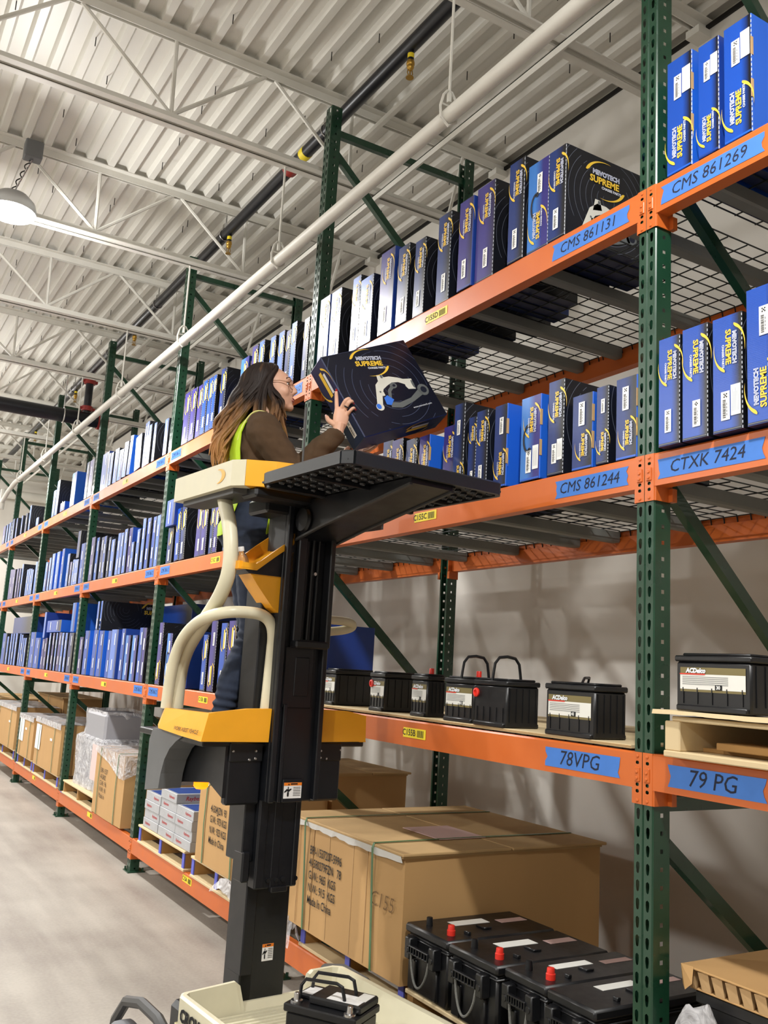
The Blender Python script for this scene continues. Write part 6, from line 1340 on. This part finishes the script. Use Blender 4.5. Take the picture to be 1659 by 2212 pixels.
# vest: back and front panels over the torso, straps over the shoulders
def tor(z):
    for (z0, *p0), (z1, *p1) in zip(TOR, TOR[1:]):
        if z0 <= z <= z1: t_ = (z-z0)/(z1-z0); return [p0[i]*(1-t_)+p1[i]*t_ for i in range(4)]
    return list(TOR[0][1:]) if z < TOR[0][0] else list(TOR[-1][1:])
def panel(name, amid, spans, off=0.016):
    b_ = RB(); n_ = 16; outer = []; inner = []
    for (z, half, extra) in spans:
        a, c2, ra, rb = tor(z)
        for i in range(n_+1):
            t_ = math.radians(amid + half*(2*i/n_-1)); fl = 0.004*math.sin(i*1.9+z*30)
            for lst, o_ in ((outer, off), (inner, off-0.004)): lst.append((a+(ra+o_+extra+fl)*math.cos(t_), c2+(rb+o_+extra+fl)*math.sin(t_), z))
    k = len(spans); m_ = n_+1; N = len(outer); vs = outer + inner; fs = []
    for i in range(k-1):
        for j in range(n_):
            fs.append((i*m_+j, i*m_+j+1, (i+1)*m_+j+1, (i+1)*m_+j)); fs.append((N+i*m_+j, N+(i+1)*m_+j, N+(i+1)*m_+j+1, N+i*m_+j+1))
        for j in (0, n_): fs.append((i*m_+j, (i+1)*m_+j, N+(i+1)*m_+j, N+i*m_+j))
    for j in range(n_):
        for i in (0, k-1): fs.append((i*m_+j, i*m_+j+1, N+i*m_+j+1, N+i*m_+j))
    b_.add(vs, fs); return b_
vt = thing('safety_vest', None, None); vt.parent = person
panel('b', 180, [(2.09, 62, 0.02), (2.14, 62, 0.012), (2.22, 60, 0.012), (2.3, 62, 0.004), (2.38, 62, 0.002), (2.46, 60, 0.0), (2.53, 58, 0.0), (2.57, 60, 0.0), (2.6, 66, 0.002), (2.618, 75, 0.004)]).build('back_panel', M['vest'], vt, True)
panel('f', 0, [(2.1, 50, 0.014), (2.16, 50, 0.012), (2.24, 50, 0.012), (2.32, 50, 0.006), (2.4, 48, 0.004), (2.48, 46, 0.002), (2.55, 40, 0.002)]).build('front_panel', M['vest'], vt, True)
for s_ in (-1, 1):
    pts = [(-0.12, HB+s_*0.1, 2.5), (-0.105, HB+s_*0.102, 2.57), (-0.07, HB+s_*0.1, 2.627), (-0.03, HB+s_*0.095, 2.638), (0.015, HB+s_*0.09, 2.618), (0.05, HB+s_*0.085, 2.57), (0.068, HB+s_*0.08, 2.52)]
    b = RB(); pth = smooth_path(pts, 2)
    vs = []
    for p in pth: vs += [p + Vector((0, -0.032, -0.006*(-s_) if s_ < 0 else -0.012)), p + Vector((0, 0.032, -0.012 if s_ > 0 else 0.006))]
    vs2 = [q_ + Vector((0.0, 0, 0.004)) for q_ in vs]; n2 = len(pth); N = len(vs)
    b.add(vs + vs2, [(2*i, 2*i+1, 2*i+3, 2*i+2) for i in range(n2-1)] + [(N+2*i, N+2*i+2, N+2*i+3, N+2*i+1) for i in range(n2-1)] + [(2*i, 2*i+2, N+2*i+2, N+2*i) for i in range(n2-1)] + [(2*i+1, N+2*i+1, N+2*i+3, 2*i+3) for i in range(n2-1)])
    b.build('shoulder_strap', M['vest'], vt, True)
    ed = [p + Vector((0, s_*0.033, -0.002)) for p in pth]; b = RB(); b.tube(ed, 0.0042, 6); b.build('piping', M['piping'], vt, True)
# hair: scalp cap and long wavy locks
hm = mat('brown hair', (46, 30, 22), 0.6, spec=0.3); M['hair'] = hm; t = hm.node_tree; b_s = t.nodes['Principled BSDF']
tc = nd(hm, 'ShaderNodeTexCoord'); sp_n = nd(hm, 'ShaderNodeSeparateXYZ'); t.links.new(tc.outputs['Object'], sp_n.inputs[0])
mr = nd(hm, 'ShaderNodeMapRange'); mr.inputs['From Min'].default_value = 2.72; mr.inputs['From Max'].default_value = 2.45; t.links.new(sp_n.outputs['Z'], mr.inputs['Value'])
nz = nd(hm, 'ShaderNodeTexNoise'); nz.inputs['Scale'].default_value = 40; mp = nd(hm, 'ShaderNodeMapping'); mp.inputs['Scale'].default_value = (1, 1, 0.12); t.links.new(tc.outputs['Object'], mp.inputs['Vector']); t.links.new(mp.outputs[0], nz.inputs['Vector'])
ad = nd(hm, 'ShaderNodeMath', operation='MULTIPLY_ADD'); t.links.new(nz.outputs['Fac'], ad.inputs[0]); ad.inputs[1].default_value = 0.9; 
sb_ = nd(hm, 'ShaderNodeMath', operation='SUBTRACT'); t.links.new(mr.outputs[0], sb_.inputs[0]); sb_.inputs[1].default_value = 0.42; t.links.new(sb_.outputs[0], ad.inputs[2])
rp = nd(hm, 'ShaderNodeValToRGB'); rp.color_ramp.elements[0].color = (*s2l((34, 24, 20)), 1); rp.color_ramp.elements[1].color = (*s2l((170, 122, 76)), 1); rp.color_ramp.elements[0].position = 0.1; rp.color_ramp.elements[1].position = 1.0
t.links.new(ad.outputs[0], rp.inputs['Fac']); t.links.new(rp.outputs['Color'], b_s.inputs['Base Color'])
hr = random.Random(8); b = RB()
SC_ = Vector((-0.045, HB, 2.787)); RA = (0.1, 0.08, 0.098)
def scalp(th, ph, g=1.0):
    """th from the crown down, ph around: 0 forehead, 90 left, 180 back, -90 right (towards -b)"""
    return SC_ + Vector((RA[0]*g*math.sin(th)*math.cos(ph), RA[1]*g*math.sin(th)*math.sin(ph), RA[2]*g*math.cos(th)))
# cap
n1, n2_ = 24, 10; vs = []
for i in range(n2_+1):
    for j in range(n1):
        ph = 2*math.pi*j/n1; lim = math.radians(52) + (math.radians(58))*(0.5-0.5*math.cos(ph))**0.8
        vs.append(scalp(lim*i/n2_, ph, 0.995 + 0.012*math.sin(j*3.1+i)))
b.add(vs, [(i*n1+j, i*n1+(j+1) % n1, (i+1)*n1+(j+1) % n1, (i+1)*n1+j) for i in range(n2_) for j in range(n1)])
def lock(p, r0, n=6):
    k = len(p); path = smooth_path(p, 2); m_ = len(path)
    rs_ = [r0*(0.55+0.45*min(1, 4*i/m_))*(1.0 if i < m_*0.72 else max(0.12, 1-(i/m_-0.72)/0.28)) for i in range(m_)]
    b.tube(path, rs_, n)
for i in range(150):
    ph = math.radians(hr.uniform(62, 298)) if i % 3 else math.radians(hr.uniform(200, 292))
    sgn = 1 if math.sin(ph) > 0 else -1
    phs = ph if ph < math.pi else ph-2*math.pi
    side = abs(math.sin(phs)); back = max(0, -math.cos(phs)); front = max(0, math.cos(phs))
    th0 = math.radians(hr.uniform(4, 18))
    p = [scalp(th0, phs*0.9, 1.0)]
    for k_ in (1, 2, 3): p.append(scalp(math.radians(32*k_), phs*(0.86+0.05*k_) if front else phs, 1.0+0.035*k_*0.5+hr.uniform(0, 0.05)))
    e_ = p[-1]
    # hang: towards the back for most, some in front of the near shoulder
    infront = front > 0.25 and hr.random() < 0.75
    ln = hr.uniform(0.2, 0.4) if not infront else hr.uniform(0.14, 0.27)
    tgt_a = (-0.185 - 0.05*hr.random()) if not infront else (0.02+0.06*hr.random())
    tgt_b = HB + sgn*(0.02+0.1*hr.random()) if not infront else HB + sgn*(0.085+0.05*hr.random())
    ww = hr.uniform(0, 6.28); n_s = 6
    for k_ in range(1, n_s+1):
        u_ = k_/n_s; s_ = min(1, u_*1.25)
        wav = 0.009*math.sin(ww+u_*10)
        p.append(Vector((e_.x*(1-s_)+tgt_a*s_+wav, e_.y*(1-s_)+tgt_b*s_+0.009*math.cos(ww+u_*9), e_.z-ln*u_)))
    lock(p, hr.uniform(0.0065, 0.0115))
# face-framing locks on both sides
for s_ in (-1, 1):
    for i in range(12):
        o_ = hr.uniform(-0.05, -0.022); w0 = hr.uniform(0, 6)
        p = [Vector((0.0+o_, HB+s_*0.012, 2.887)), Vector((0.03+o_*0.5, HB+s_*0.052, 2.862)), Vector((0.022+o_, HB+s_*0.08, 2.815)), Vector((0.002+o_, HB+s_*0.09, 2.76)), Vector((-0.002+o_+0.006*math.sin(w0), HB+s_*0.09, 2.71)), Vector((0.012+o_*1.6, HB+s_*0.088, 2.66)), Vector((0.03+o_*2+0.008*math.sin(w0+2), HB+s_*(0.1), 2.61)), Vector((0.045+o_*2.4, HB+s_*(0.12), 2.56+0.05*hr.random())), Vector((0.06+o_*2.6, HB+s_*0.125, 2.5+0.06*hr.random()))]
        lock(p, hr.uniform(0.006, 0.0105))
ho = b.build('hair', hm, person, True)
